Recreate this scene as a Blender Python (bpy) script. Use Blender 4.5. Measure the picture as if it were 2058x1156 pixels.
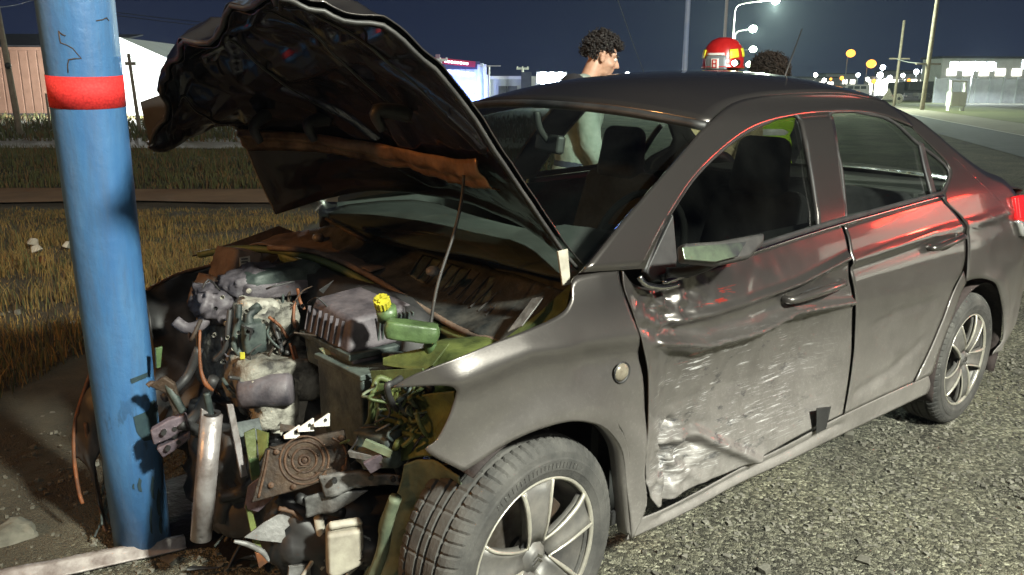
import bpy, bmesh, math, random
import numpy as np
from mathutils import Vector, Matrix, Euler
from mathutils import noise as mnoise

sc = bpy.context.scene
for o in list(bpy.data.objects):
    bpy.data.objects.remove(o)
col = sc.collection
random.seed(7)
rng = np.random.default_rng(7)

# ------------------------------------------------------------------ camera
W, H = 2058.0, 1156.0
CX, CY, CZ = -1.25802494, -2.15937255, 1.45295112
YAW, PITCH, FPX = 0.856736, 0.238451, 1648.74
ROLL_CAR, ROLL_WORLD = 0.030512, 0.004
CAM = np.array([CX, CY, CZ])


def axes(roll):
    fw = np.array([math.cos(YAW) * math.cos(PITCH), math.sin(YAW) * math.cos(PITCH), -math.sin(PITCH)])
    r = np.array([math.sin(YAW), -math.cos(YAW), 0.0])
    u = np.cross(r, fw)
    return math.cos(roll) * r + math.sin(roll) * u, -math.sin(roll) * r + math.cos(roll) * u, fw


AC, AW = axes(ROLL_CAR), axes(ROLL_WORLD)
RC = np.stack([AC[0], AC[1], -AC[2]], 1)
RW = np.stack([AW[0], AW[1], -AW[2]], 1)
M3 = RW @ RC.T                      # the car stands a degree or two askew on its sloping shoulder
MT = CAM - M3 @ CAM
CARM = Matrix([[*M3[0], MT[0]], [*M3[1], MT[1]], [*M3[2], MT[2]], [0, 0, 0, 1]])

cam = bpy.data.cameras.new('camera')
cam.sensor_width = 36.0
cam.lens = FPX / W * 36.0
cam.clip_start = 0.05
cam.clip_end = 3000
co = bpy.data.objects.new('camera', cam)
col.objects.link(co)
co.matrix_world = Matrix([[*RW[0], CX], [*RW[1], CY], [*RW[2], CZ], [0, 0, 0, 1]])
sc.camera = co

# ------------------------------------------------------------------ night sky, key light, exposure
wd = bpy.data.worlds.new('World')
sc.world = wd
wd.use_nodes = True
nt = wd.node_tree
nt.nodes.clear()
out = nt.nodes.new('ShaderNodeOutputWorld')
bg = nt.nodes.new('ShaderNodeBackground')
tc = nt.nodes.new('ShaderNodeTexCoord')
sp = nt.nodes.new('ShaderNodeSeparateXYZ')
rp = nt.nodes.new('ShaderNodeValToRGB')
rp.color_ramp.elements[0].position = 0.0
rp.color_ramp.elements[0].color = (0.0055, 0.009, 0.026, 1)
rp.color_ramp.elements[1].position = 0.30
rp.color_ramp.elements[1].color = (0.0008, 0.0014, 0.006, 1)
nt.links.new(tc.outputs['Generated'], sp.inputs[0])
nt.links.new(sp.outputs['Z'], rp.inputs[0])
nt.links.new(rp.outputs[0], bg.inputs['Color'])
bg.inputs['Strength'].default_value = 1.0
nt.links.new(bg.outputs[0], out.inputs[0])

sun = bpy.data.lights.new('key_light', 'SUN')
sun.energy = 0.22
sun.angle = math.radians(12.0)
sun.color = (1.0, 0.95, 0.86)
so = bpy.data.objects.new('key_light', sun)
col.objects.link(so)
so.location = (-3, -6, 6)
SUN_DIR = Vector((0.40, 0.86, -0.62))
so.rotation_euler = SUN_DIR.to_track_quat('-Z', 'Y').to_euler()

sc.view_settings.view_transform = 'Standard'
sc.view_settings.look = 'None'
sc.view_settings.exposure = 0.8
sc.view_settings.gamma = 1.0
sc.render.resolution_x, sc.render.resolution_y = 1024, 575


# ------------------------------------------------------------------ pixel helpers (a pixel is a direction; distance from a surface)
def rayc(x, y):
    return AC[2] + AC[0] * (x - W / 2) / FPX + AC[1] * (H / 2 - y) / FPX


def rayw(x, y):
    return AW[2] + AW[0] * (x - W / 2) / FPX + AW[1] * (H / 2 - y) / FPX


def PY(x, y, yv):                   # car coordinates, on the lateral plane y = yv
    d = rayc(x, y)
    return CAM + d * ((yv - CY) / d[1])


def PX(x, y, xv):
    d = rayc(x, y)
    return CAM + d * ((xv - CX) / d[0])


def GW(x, y, z=0.0):                # world coordinates, on the ground
    d = rayw(x, y)
    return CAM + d * ((z - CZ) / d[2])


def WY(x, y, yv):                   # world coordinates at lateral plane
    d = rayw(x, y)
    return CAM + d * ((yv - CY) / d[1])


def WD(x, y, dist):                 # world coordinates at forward distance
    d = rayw(x, y)
    return CAM + d * dist / math.hypot(*(AW[2][:2])) / 1.0


HWX = [-.85, -.6, -.3, 0, .4, 1, 2.6, 3.1, 3.45, 3.7]
HWY = [.62, .76, .83, .865, .874, .874, .870, .84, .77, .62]
PRZ = [.1, .2, .35, .6, .75, .88, .98, 1.08, 1.25, 1.38, 1.45]
PRY = [.93, .965, .99, 1, .995, .975, .94, .90, .80, .71, .60]


def _sm(xs, ys, n=400):
    g = np.linspace(xs[0], xs[-1], n)
    v = np.interp(g, xs, ys)
    k = np.hanning(25)
    k /= k.sum()
    vp = np.concatenate([np.full(12, v[0]), v, np.full(12, v[-1])])
    return g, np.convolve(vp, k, 'valid')


_hg, _hv = _sm(HWX, HWY)
_pg, _pv = _sm(PRZ, PRY)


def side(x, z):
    return -np.interp(x, _hg, _hv) * np.interp(z, _pg, _pv)


def S(x, y):                        # pixel -> point on the car's left flank
    d = rayc(x, y)
    yy = -.87
    for i in range(50):
        P = CAM + d * ((yy - CY) / d[1])
        yy = .5 * yy + .5 * float(side(P[0], P[2]))
    return P


def S2(l):
    return [(lambda P: (P[0], P[2]))(S(*q)) for q in l]


# ------------------------------------------------------------------ materials
MATS = {}


def mk(name, c1, c2=None, scale=8, rough=.6, metal=0.0, bump=0.0, bscale=40, coat=0.0, detail=6, ramp=(.35, .65),
       rough2=None, spec=.5, stretch=None, patch=None):
    m = bpy.data.materials.new(name)
    m.use_nodes = True
    n = m.node_tree
    b = n.nodes['Principled BSDF']
    b.inputs['Base Color'].default_value = (*c1, 1)
    b.inputs['Roughness'].default_value = rough
    b.inputs['Metallic'].default_value = metal
    b.inputs['Coat Weight'].default_value = coat
    b.inputs['Specular IOR Level'].default_value = spec
    t = n.nodes.new('ShaderNodeTexCoord')
    src = t.outputs['Object']
    if stretch:
        mp = n.nodes.new('ShaderNodeMapping')
        mp.inputs['Scale'].default_value = stretch
        n.links.new(src, mp.inputs[0])
        src = mp.outputs[0]
    if c2 is not None:
        nz = n.nodes.new('ShaderNodeTexNoise')
        nz.inputs['Scale'].default_value = scale
        nz.inputs['Detail'].default_value = detail
        nz.inputs['Roughness'].default_value = .65
        n.links.new(src, nz.inputs['Vector'])
        r = n.nodes.new('ShaderNodeValToRGB')
        r.color_ramp.elements[0].position, r.color_ramp.elements[1].position = ramp
        r.color_ramp.elements[0].color = (*c1, 1)
        r.color_ramp.elements[1].color = (*c2, 1)
        n.links.new(nz.outputs['Fac'], r.inputs[0])
        cout = r.outputs[0]
        if patch:
            pz = n.nodes.new('ShaderNodeTexNoise')
            pz.inputs['Scale'].default_value = patch[0]
            pz.inputs['Detail'].default_value = 5
            n.links.new(src, pz.inputs['Vector'])
            pr_ = n.nodes.new('ShaderNodeMapRange')
            pr_.inputs[1].default_value, pr_.inputs[2].default_value = .36, .64
            pr_.inputs[3].default_value, pr_.inputs[4].default_value = patch[1], patch[2]
            n.links.new(pz.outputs['Fac'], pr_.inputs[0])
            pm_ = n.nodes.new('ShaderNodeMix')
            pm_.data_type = 'RGBA'
            pm_.blend_type = 'MULTIPLY'
            pm_.inputs[0].default_value = 1
            n.links.new(cout, pm_.inputs[6])
            n.links.new(pr_.outputs[0], pm_.inputs[7])
            cout = pm_.outputs[2]
        n.links.new(cout, b.inputs['Base Color'])
        if rough2 is not None:
            mr = n.nodes.new('ShaderNodeMapRange')
            mr.inputs[1].default_value, mr.inputs[2].default_value = ramp
            mr.inputs[3].default_value, mr.inputs[4].default_value = rough, rough2
            n.links.new(nz.outputs['Fac'], mr.inputs[0])
            n.links.new(mr.outputs[0], b.inputs['Roughness'])
    if bump:
        nb = n.nodes.new('ShaderNodeTexNoise')
        nb.inputs['Scale'].default_value = bscale
        nb.inputs['Detail'].default_value = 5
        n.links.new(src, nb.inputs['Vector'])
        bp = n.nodes.new('ShaderNodeBump')
        bp.inputs['Strength'].default_value = bump
        bp.inputs['Distance'].default_value = .01
        n.links.new(nb.outputs['Fac'], bp.inputs['Height'])
        n.links.new(bp.outputs[0], b.inputs['Normal'])
    MATS[name] = m
    return m


def emit(name, c, s):
    m = bpy.data.materials.new(name)
    m.use_nodes = True
    b = m.node_tree.nodes['Principled BSDF']
    b.inputs['Base Color'].default_value = (*c, 1)
    b.inputs['Emission Color'].default_value = (*c, 1)
    b.inputs['Emission Strength'].default_value = s
    MATS[name] = m
    return m


def glassmat(name, tint, gl=1.0, haze=0.0, hcol=(.4, .42, .38)):
    m = bpy.data.materials.new(name)
    m.use_nodes = True
    n = m.node_tree
    n.nodes.clear()
    o = n.nodes.new('ShaderNodeOutputMaterial')
    tr = n.nodes.new('ShaderNodeBsdfTransparent')
    tr.inputs[0].default_value = (*tint, 1)
    g = n.nodes.new('ShaderNodeBsdfGlossy')
    g.inputs['Roughness'].default_value = .03
    lw = n.nodes.new('ShaderNodeLayerWeight')
    lw.inputs['Blend'].default_value = .5
    pw = n.nodes.new('ShaderNodeMath')
    pw.operation = 'POWER'
    pw.inputs[1].default_value = 3.5
    n.links.new(lw.outputs['Facing'], pw.inputs[0])
    fr = n.nodes.new('ShaderNodeMapRange')
    fr.inputs[3].default_value, fr.inputs[4].default_value = .045, .75
    n.links.new(pw.outputs[0], fr.inputs[0])
    mx = n.nodes.new('ShaderNodeMixShader')
    n.links.new(fr.outputs[0], mx.inputs[0])
    n.links.new(tr.outputs[0], mx.inputs[1])
    n.links.new(g.outputs[0], mx.inputs[2])
    last = mx.outputs[0]
    if haze:
        df = n.nodes.new('ShaderNodeBsdfDiffuse')
        df.inputs[0].default_value = (*hcol, 1)
        nz = n.nodes.new('ShaderNodeTexNoise')
        nz.inputs['Scale'].default_value = 5
        nz.inputs['Detail'].default_value = 8
        t = n.nodes.new('ShaderNodeTexCoord')
        n.links.new(t.outputs['Object'], nz.inputs['Vector'])
        mr = n.nodes.new('ShaderNodeMapRange')
        mr.inputs[1].default_value, mr.inputs[2].default_value = .3, .8
        mr.inputs[3].default_value, mr.inputs[4].default_value = 0, haze
        n.links.new(nz.outputs['Fac'], mr.inputs[0])
        m2 = n.nodes.new('ShaderNodeMixShader')
        n.links.new(mr.outputs[0], m2.inputs[0])
        n.links.new(last, m2.inputs[1])
        n.links.new(df.outputs[0], m2.inputs[2])
        last = m2.outputs[0]
    n.links.new(last, o.inputs[0])
    MATS[name] = m
    return m


def paint(name, scrape=None):
    """dark grey metallic paint under road dust, with optional scraped patch (x0,x1,z0,z1 in car metres)"""
    m = bpy.data.materials.new(name)
    m.use_nodes = True
    n = m.node_tree
    L = n.links
    b = n.nodes['Principled BSDF']
    b.inputs['Coat Weight'].default_value = .35
    b.inputs['Coat Roughness'].default_value = .045
    t = n.nodes.new('ShaderNodeTexCoord')
    sx = n.nodes.new('ShaderNodeSeparateXYZ')
    L.new(t.outputs['Object'], sx.inputs[0])

    def noise(scale, detail=6, st=None, rough=.6):
        z = n.nodes.new('ShaderNodeTexNoise')
        z.inputs['Scale'].default_value = scale
        z.inputs['Detail'].default_value = detail
        z.inputs['Roughness'].default_value = rough
        if st:
            mp = n.nodes.new('ShaderNodeMapping')
            mp.inputs['Scale'].default_value = st[:3]
            if len(st) > 3:
                mp.inputs['Rotation'].default_value = (0, st[3], 0)
            L.new(t.outputs['Object'], mp.inputs[0])
            L.new(mp.outputs[0], z.inputs['Vector'])
        else:
            L.new(t.outputs['Object'], z.inputs['Vector'])
        return z.outputs['Fac']

    def mr(src, a, c, d=0., e=1., smooth=False):
        q = n.nodes.new('ShaderNodeMapRange')
        q.inputs[1].default_value, q.inputs[2].default_value = a, c
        q.inputs[3].default_value, q.inputs[4].default_value = d, e
        if smooth:
            q.interpolation_type = 'SMOOTHSTEP'
        L.new(src, q.inputs[0])
        return q.outputs[0]

    def mul(a, c, op='MULTIPLY'):
        q = n.nodes.new('ShaderNodeMath')
        q.operation = op
        q.use_clamp = True
        for i, v in enumerate((a, c)):
            if isinstance(v, (int, float)):
                q.inputs[i].default_value = v
            else:
                L.new(v, q.inputs[i])
        return q.outputs[0]

    def mix(f, a, c):
        q = n.nodes.new('ShaderNodeMix')
        q.data_type = 'RGBA'
        L.new(f, q.inputs[0])
        for i, v in ((6, a), (7, c)):
            if isinstance(v, tuple):
                q.inputs[i].default_value = (*v, 1)
            else:
                L.new(v, q.inputs[i])
        return q.outputs[2]

    low = mr(sx.outputs['Z'], .95, .26, .02, .62)
    dust = mul(low, mr(noise(6.0, 10, None, .7), .3, .72, .72, 1.15))
    runs = mul(mr(noise(1.0, 5, (26, 26, 1.5)), .5, .75), .09)
    speck = mul(mr(noise(95, 4, None, .8), .52, .72), mr(low, .05, .6, .0, .22))
    dust = mul(dust, speck, 'ADD')
    colr = mix(dust, (.066, .060, .057), (.30, .283, .265))
    met = mr(dust, 0, .6, .75, .05)
    rgh = mr(dust, 0, .7, .30, .66)
    L.new(mr(dust, .1, .75, 1.0, .12), b.inputs['Coat Weight'])
    if scrape:
        x0, x1, z0, z1 = scrape
        inx = mul(mr(sx.outputs['X'], x0, x0 + .12, smooth=True), mr(sx.outputs['X'], x1, x1 - .6, smooth=True))
        inz = mul(mr(sx.outputs['Z'], z0, z0 + .1, smooth=True), mr(sx.outputs['Z'], z1, z1 - .12, smooth=True))
        area = mul(inx, inz)
        sc1 = mul(mr(noise(1.0, 6, (7, 7, 150, .42), .75), .555, .62), mr(noise(5.5, 4), .47, .58))
        sc2 = mul(mr(noise(1.0, 5, (12, 12, 260, .30), .8), .56, .62), mr(noise(8, 3), .49, .59))
        scr = mul(area, mul(sc1, sc2, 'ADD'))
        colr = mix(scr, colr, (.52, .515, .515))
        drk = mul(mul(area, mr(noise(1.0, 6, (9, 9, 26, .8), .7), .57, .65)), .85)
        colr = mix(drk, colr, (.04, .04, .045))
        red = mul(mul(mr(sx.outputs['X'], x0, x0 + .05), mr(sx.outputs['X'], x0 + .42, x0 + .3)),
                  mul(mr(noise(1.0, 6, (5, 5, 45, .45), .7), .60, .66), mr(sx.outputs['Z'], z1 - .14, z1 - .04)))
        colr = mix(red, colr, (.42, .05, .035))
        met = mul(met, mr(scr, 0, 1, 1, .2))
        rgh = mul(rgh, mul(scr, .3), 'ADD')
    L.new(colr, b.inputs['Base Color'])
    L.new(met, b.inputs['Metallic'])
    L.new(rgh, b.inputs['Roughness'])
    bp = n.nodes.new('ShaderNodeBump')
    bp.inputs['Strength'].default_value = .05
    bp.inputs['Distance'].default_value = .004
    L.new(noise(160, 3), bp.inputs['Height'])
    L.new(bp.outputs[0], b.inputs['Normal'])
    MATS[name] = m
    return m


mk('scuttle', (.010, .012, .013), (.05, .05, .045), 14, .5, 0, .3, 60)
paint('paint')
paint('door_paint', (.36, 1.45, .32, .82))
mk('hood_under', (.004, .004, .010), (.013, .013, .026), 6, .27, 0, .12, 30, coat=.5)
mk('hood_dust', (.10, .055, .03), (.42, .24, .13), 9, .38, .45, .3, 30)
mk('rubber', (.030, .030, .029), (.085, .082, .076), 7, .85, 0, .2, 120)
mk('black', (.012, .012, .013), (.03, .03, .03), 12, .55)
mk('trim', (.016, .016, .017), (.05, .048, .045), 10, .5)
mk('chrome', (.55, .55, .56), None, rough=.18, metal=1)
mk('rim_dark', (.10, .098, .095), (.19, .18, .165), 14, .5, .3)
mk('rim_bright', (.60, .58, .50), (.42, .40, .35), 18, .3, .55)
mk('disc', (.22, .20, .18), (.10, .08, .06), 20, .45, .8)
mk('liner', (.014, .011, .011), (.045, .032, .030), 9, .85, 0, .4, 60)
mk('alu', (.22, .213, .18), (.03, .028, .026), 13, .7, .2, .9, 55, ramp=(.44, .66))
mk('cast', (.33, .32, .275), (.09, .083, .07), 22, .65, .12, .6, 70, ramp=(.48, .72))
mk('olive', (.03, .042, .012), (.12, .145, .04), 9, .55, .1, .3, 40)  # grey metal; the green cast of the light is put into both olives
mk('olive_dark', (.045, .065, .022), (.095, .12, .04), 9, .6, .05, .3, 40)
mk('liner_green', (.065, .085, .055), (.17, .20, .125), 8, .7, 0, .3, 40)
mk('plastic', (.014, .022, .022), (.10, .125, .11), 10, .6, 0, .25, 60, ramp=(.42, .75))
mk('plastic_mauve', (.028, .025, .032), (.13, .115, .125), 10, .6, 0, .25, 60)
mk('tank', (.085, .14, .055), (.035, .06, .025), 14, .4, 0, .3, 40)
mk('yellow', (.46, .42, .03), (.28, .26, .02), 40, .5)
mk('tube_metal', (.42, .40, .40), (.20, .175, .165), 12, .38, .5, .2, 60)
mk('brown', (.055, .036, .027), (.15, .105, .075), 9, .8, 0, .4, 40)
mk('rust', (.11, .058, .03), (.045, .028, .02), 14, .7, .1, .5, 60)
mk('scorch', (.018, .015, .013), (.065, .042, .026), 14, .7, .2, .5, 60)
mk('orange', (.20, .065, .02), (.07, .03, .014), 20, .6)
mk('cream', (.44, .42, .34), (.22, .20, .165), 8, .6, 0, .1, 40)
mk('greyplate', (.24, .24, .235), (.06, .058, .055), 11, .55, .25, .3, 60)
mk('mauve', (.055, .042, .052), (.15, .12, .14), 14, .6, .1, .4, 60)
mk('interior', (.022, .024, .023), (.040, .042, .040), 10, .8)
mk('seat_cloth', (.012, .012, .014), (.022, .022, .025), 40, .95, 0, .2, 300)
mk('whiteplastic', (.75, .74, .68), (.6, .59, .55), 12, .5)
mk('mirror', (.15, .19, .13), (.06, .06, .065), 9, .12, .5)
glassmat('windscreen', (.80, .90, .85), haze=.012)
glassmat('doorglass', (.24, .25, .24), haze=.01)
glassmat('sideglass', (.72, .76, .72), haze=.015)
m = mk('lamp_red', (.40, .01, .012), None, rough=.12, coat=.6)
m.node_tree.nodes['Principled BSDF'].inputs['Emission Color'].default_value = (1, .02, .02, 1)
m.node_tree.nodes['Principled BSDF'].inputs['Emission Strength'].default_value = .35
mk('lamp_clear', (.5, .5, .5), None, rough=.1, metal=.6)
mk('amber', (.20, .18, .14), (.12, .10, .075), 60, .25, coat=.5)


# ------------------------------------------------------------------ mesh helpers
class MB:
    def __init__(s):
        s.v, s.f = [], []

    def add(s, v, f):
        o = len(s.v)
        s.v += [tuple(map(float, p)) for p in v]
        s.f += [tuple(i + o for i in q) for q in f]
        return s

    def box(s, c, d, rot=(0, 0, 0), taper=1.0):
        R = Euler(rot).to_matrix()
        vs = []
        for k in (-1, 1):
            t = taper if k > 0 else 1.0
            for i, j in ((-1, -1), (1, -1), (1, 1), (-1, 1)):
                vs.append(Vector(c) + R @ Vector((i * d[0] / 2 * t, j * d[1] / 2 * t, k * d[2] / 2)))
        return s.add(vs, [(3, 2, 1, 0), (4, 5, 6, 7), (0, 1, 5, 4), (1, 2, 6, 5), (2, 3, 7, 6), (3, 0, 4, 7)])

    def tube(s, pts, r, n=8, smooth=True, cap=True):
        pts = [Vector(p) for p in pts]
        rs = r if isinstance(r, (list, tuple)) else [r] * len(pts)
        if smooth and len(pts) > 2:
            q, qr = [], []
            for i in range(len(pts) - 1):
                p0, p1, p2, p3 = pts[max(i - 1, 0)], pts[i], pts[i + 1], pts[min(i + 2, len(pts) - 1)]
                for k in range(5):
                    t = k / 5
                    q.append(.5 * ((2 * p1) + (p2 - p0) * t + (2 * p0 - 5 * p1 + 4 * p2 - p3) * t * t
                                   + (3 * p1 - p0 - 3 * p2 + p3) * t ** 3))
                    qr.append(rs[i] * (1 - t) + rs[i + 1] * t)
            q.append(pts[-1])
            qr.append(rs[-1])
            pts, rs = q, qr
        vs, fs = [], []
        a = None
        for i, p in enumerate(pts):
            d = (pts[min(i + 1, len(pts) - 1)] - pts[max(i - 1, 0)])
            if d.length < 1e-9:
                d = Vector((0, 0, 1))
            d.normalize()
            if a is None:
                a = d.orthogonal().normalized()
            a = (a - d * a.dot(d))
            if a.length < 1e-6:
                a = d.orthogonal()
            a.normalize()
            bb = d.cross(a)
            for k in range(n):
                t = 2 * math.pi * k / n
                vs.append(p + (a * math.cos(t) + bb * math.sin(t)) * rs[i])
        for i in range(len(pts) - 1):
            for k in range(n):
                fs.append((i * n + k, i * n + (k + 1) % n, (i + 1) * n + (k + 1) % n, (i + 1) * n + k))
        if cap:
            fs.append(tuple(range(n))[::-1])
            fs.append(tuple((len(pts) - 1) * n + k for k in range(n)))
        return s.add(vs, fs)

    def lathe(s, prof, c, axis=(0, 1, 0), n=32, close=False):
        ax = Vector(axis).normalized()
        a = ax.orthogonal().normalized()
        bb = ax.cross(a)
        vs, fs = [], []
        m_ = len(prof)
        for k in range(n):
            t = 2 * math.pi * k / n
            e = a * math.cos(t) + bb * math.sin(t)
            for (r, h) in prof:
                vs.append(Vector(c) + ax * h + e * r)
        for k in range(n):
            k2 = (k + 1) % n
            for i in range(m_ - 1 + (1 if close else 0)):
                i2 = (i + 1) % m_
                fs.append((k * m_ + i, k * m_ + i2, k2 * m_ + i2, k2 * m_ + i))
        return s.add(vs, fs)

    def prism(s, poly, th):
        """3-D polygon given thickness along its mean normal"""
        P = [Vector(p) for p in poly]
        nrm = Vector((0, 0, 0))
        for i in range(len(P)):
            nrm += P[i].cross(P[(i + 1) % len(P)])
        if nrm.length < 1e-12:
            nrm = Vector((0, 0, 1))
        nrm.normalize()
        k = len(P)
        vs = [p + nrm * th / 2 for p in P] + [p - nrm * th / 2 for p in P]
        fs = [tuple(range(k)), tuple(range(2 * k - 1, k - 1, -1))]
        for i in range(k):
            j = (i + 1) % k
            fs.append((i, i + k, j + k, j))
        return s.add(vs, fs)

    def sph(s, c, r, sub=2, sc3=(1, 1, 1), rot=None):
        bm = bmesh.new()
        bmesh.ops.create_icosphere(bm, subdivisions=sub, radius=1)
        R = Euler(rot).to_matrix() if rot else Matrix.Identity(3)
        vs = [Vector(c) + R @ Vector((v.co.x * r * sc3[0], v.co.y * r * sc3[1], v.co.z * r * sc3[2])) for v in bm.verts]
        fs = [tuple(v.index for v in f.verts) for f in bm.faces]
        bm.free()
        return s.add(vs, fs)

    def cap(s, p0, r0, p1, r1, sub=2):
        s.sph(p0, r0, sub)
        s.sph(p1, r1, sub)
        return s.tube([p0, p1], [r0, r1], 14, smooth=False)

    def grid(s, G):
        nu, nv = G.shape[:2]
        fs = []
        for i in range(nu - 1):
            for j in range(nv - 1):
                fs.append((i * nv + j, i * nv + j + 1, (i + 1) * nv + j + 1, (i + 1) * nv + j))
        return s.add(G.reshape(-1, 3), fs)

    def build(s, name, mat, parent=None, smooth=False, bevel=0.0, solid=0.0, seg=2, loc=None, recalc=True):
        me = bpy.data.meshes.new(name)
        me.from_pydata(s.v, [], s.f)
        if recalc:
            bm = bmesh.new()
            bm.from_mesh(me)
            bmesh.ops.recalc_face_normals(bm, faces=bm.faces)
            bm.to_mesh(me)
            bm.free()
        me.materials.append(MATS[mat] if isinstance(mat, str) else mat)
        if smooth:
            me.shade_smooth()
        o = bpy.data.objects.new(name, me)
        col.objects.link(o)
        if parent:
            o.parent = parent
        if loc is not None:
            o.location = loc
        if solid:
            q = o.modifiers.new('solid', 'SOLIDIFY')
            q.thickness = solid
            q.offset = 0
        if bevel:
            q = o.modifiers.new('bevel', 'BEVEL')
            q.width = bevel
            q.segments = seg
            q.limit_method = 'ANGLE'
            q.angle_limit = math.radians(40)
            if not smooth:
                me.shade_smooth()
                q.harden_normals = True
        return o


def tag(o, label=None, cat=None, group=None, kind=None):
    if label:
        o['label'] = label
    if cat:
        o['category'] = cat
    if group:
        o['group'] = group
    if kind:
        o['kind'] = kind
    return o


def empty(name, loc=(0, 0, 0), rz=0.0):
    o = bpy.data.objects.new(name, None)
    o.empty_display_size = .2
    col.objects.link(o)
    o.location = loc
    o.rotation_euler = (0, 0, rz)
    return o


def resample(pts, n, curve=True):
    P = np.array(pts, float)
    if curve and len(P) > 2:
        Q = []
        for i in range(len(P) - 1):
            p0, p1, p2, p3 = P[max(i - 1, 0)], P[i], P[i + 1], P[min(i + 2, len(P) - 1)]
            for k in range(10):
                t = k / 10
                Q.append(.5 * ((2 * p1) + (p2 - p0) * t + (2 * p0 - 5 * p1 + 4 * p2 - p3) * t * t
                               + (3 * p1 - p0 - 3 * p2 + p3) * t ** 3))
        Q.append(P[-1])
        P = np.array(Q)
    d = np.concatenate([[0], np.cumsum(np.linalg.norm(np.diff(P, axis=0), axis=1))])
    g = np.linspace(0, d[-1], n)
    return np.stack([np.interp(g, d, P[:, i]) for i in range(P.shape[1])], 1)


def coons(top, right, bottom, left, nu, nv, curve=True):
    T, B = resample(top, nu, curve), resample(bottom, nu, curve)
    Lf, R = resample(left, nv, curve), resample(right, nv, curve)
    u = np.linspace(0, 1, nu)[:, None, None]
    v = np.linspace(0, 1, nv)[None, :, None]
    return ((1 - v) * T[:, None] + v * B[:, None] + (1 - u) * Lf[None] + u * R[None]
            - ((1 - u) * (1 - v) * T[0] + u * (1 - v) * T[-1] + (1 - u) * v * B[0] + u * v * B[-1]))


def seg_dist(x, z, line):
    best = None
    for (x0, z0), (x1, z1) in zip(line[:-1], line[1:]):
        dx, dz = x1 - x0, z1 - z0
        t = np.clip(((x - x0) * dx + (z - z0) * dz) / (dx * dx + dz * dz + 1e-12), 0, 1)
        d = np.hypot(x - x0 - t * dx, z - z0 - t * dz)
        best = d if best is None else np.minimum(best, d)
    return best


def fbm(P, scale, oct_=4, seed=0.0):
    return np.array([mnoise.fractal(Vector((p[0] * scale + seed, p[1] * scale + 3.1 * seed, p[2] * scale)), 1.0, 2.0, oct_)
                     for p in P])


def lift(G, off=0.0, dent=None, mirror=False):
    x, z = G[..., 0], G[..., 1]
    y = side(x, z) + off
    if dent is not None:
        y = y + dent(x, z)
    if mirror:
        y = -y
    return np.stack([x, y, z], -1)


def panel(name, top, right, bottom, left, mat, parent, nu=40, nv=30, dent=None, off=0.0, th=.004, mirror=False,
          px=True, curve=True):
    if px:
        top, right, bottom, left = S2(top), S2(right), S2(bottom), S2(left)
    G = lift(coons(top, right, bottom, left, nu, nv, curve), off, dent, mirror)
    o = MB().grid(G).build(name, mat, parent, smooth=True, solid=th)
    return o


def sheet(name, pts, mat, parent, th=.004, bevel=.0015):
    """outline: (px, py, y) on the lateral plane it sits at"""
    return MB().prism([PY(*q) for q in pts], th).build(name, mat, parent, bevel=bevel)


def hose(name, pts, r, mat, parent, n=8):
    return MB().tube([PY(*q) for q in pts], r, n).build(name, mat, parent, smooth=True)

# ================================================================== GROUND HEIGHT (needed by everything that stands)
PN = CARM.to_3x3() @ Vector((0, 0, 1))
PO = CARM @ Vector((0, 0, 0))


def ground_z(x, y):
    zp = PO.z - (PN.x * (x - PO.x) + PN.y * (y - PO.y)) / PN.z
    d = np.hypot(x - 1.2, y - 0.0)
    w = np.clip((7.0 - d) / 3.5, 0, 1)
    w = w * w * (3 - 2 * w)
    return zp * w


# ================================================================== CRASHED CAR
car = empty('crashed_car')
car.matrix_world = CARM
tag(car, 'dark grey sedan with crushed front end, raised buckled hood and dented front door', 'car')


def add_ridge(line_px, amp, width):
    ln = S2(line_px)
    return lambda x, z: amp * np.exp(-(seg_dist(x, z, ln) / width) ** 2)


# ---- left front fender
_arch_c = (0.0, .33)


def fender_dent(x, z):
    d = np.hypot(x - .02, z - .31)
    flare = -.016 * np.exp(-((d - .385) / .05) ** 2)
    inn = .02 * np.clip((.34 - x) / .3, 0, 1) * 0
    cr = add_ridge([(925, 765), (1060, 705), (1180, 690), (1282, 678)], -.012, .03)(x, z)
    hol = add_ridge([(1180, 725), (1275, 720)], .012, .05)(x, z)
    nose = .05 * np.clip((-.18 - x) / .2, 0, 1) ** 2
    top = .05 * np.clip((z - .86) / .16, 0, 1) ** 2 * np.clip((.2 - x) / .3, 0, 1)
    return flare + cr + hol + nose + top


fender = panel('front_fender',
               [(810, 792), (860, 752), (955, 705), (1114, 641), (1150, 606), (1163, 556), (1241, 535)],
               [(1241, 535), (1248, 577), (1279, 672), (1293, 783), (1288, 932), (1294, 1010), (1268, 1085)],
               [(927, 945), (994, 896), (1053, 866), (1111, 847), (1154, 842), (1198, 852), (1227, 875), (1250, 916),
                (1260, 994), (1268, 1085)],
               [(810, 792), (880, 779), (912, 779), (917, 800), (905, 845), (885, 890), (868, 914), (927, 945)],
               'paint', car, 70, 36, fender_dent, th=.004)
# rolled arch lip, its own edge of thickness
lip = [S(*q) for q in [(927, 945), (994, 896), (1053, 866), (1111, 847), (1154, 842), (1198, 852), (1227, 875), (1250, 916),
                       (1260, 994), (1268, 1080)]]
lipG = resample([tuple(p) for p in lip], 50)
for i, p in enumerate(lipG):
    p[1] += float(fender_dent(p[0], p[2]))
G = np.stack([lipG, lipG + np.array([0, .05, .0])], 1)
MB().grid(G).build('arch_lip', 'paint', fender, smooth=True, solid=.003)
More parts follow.
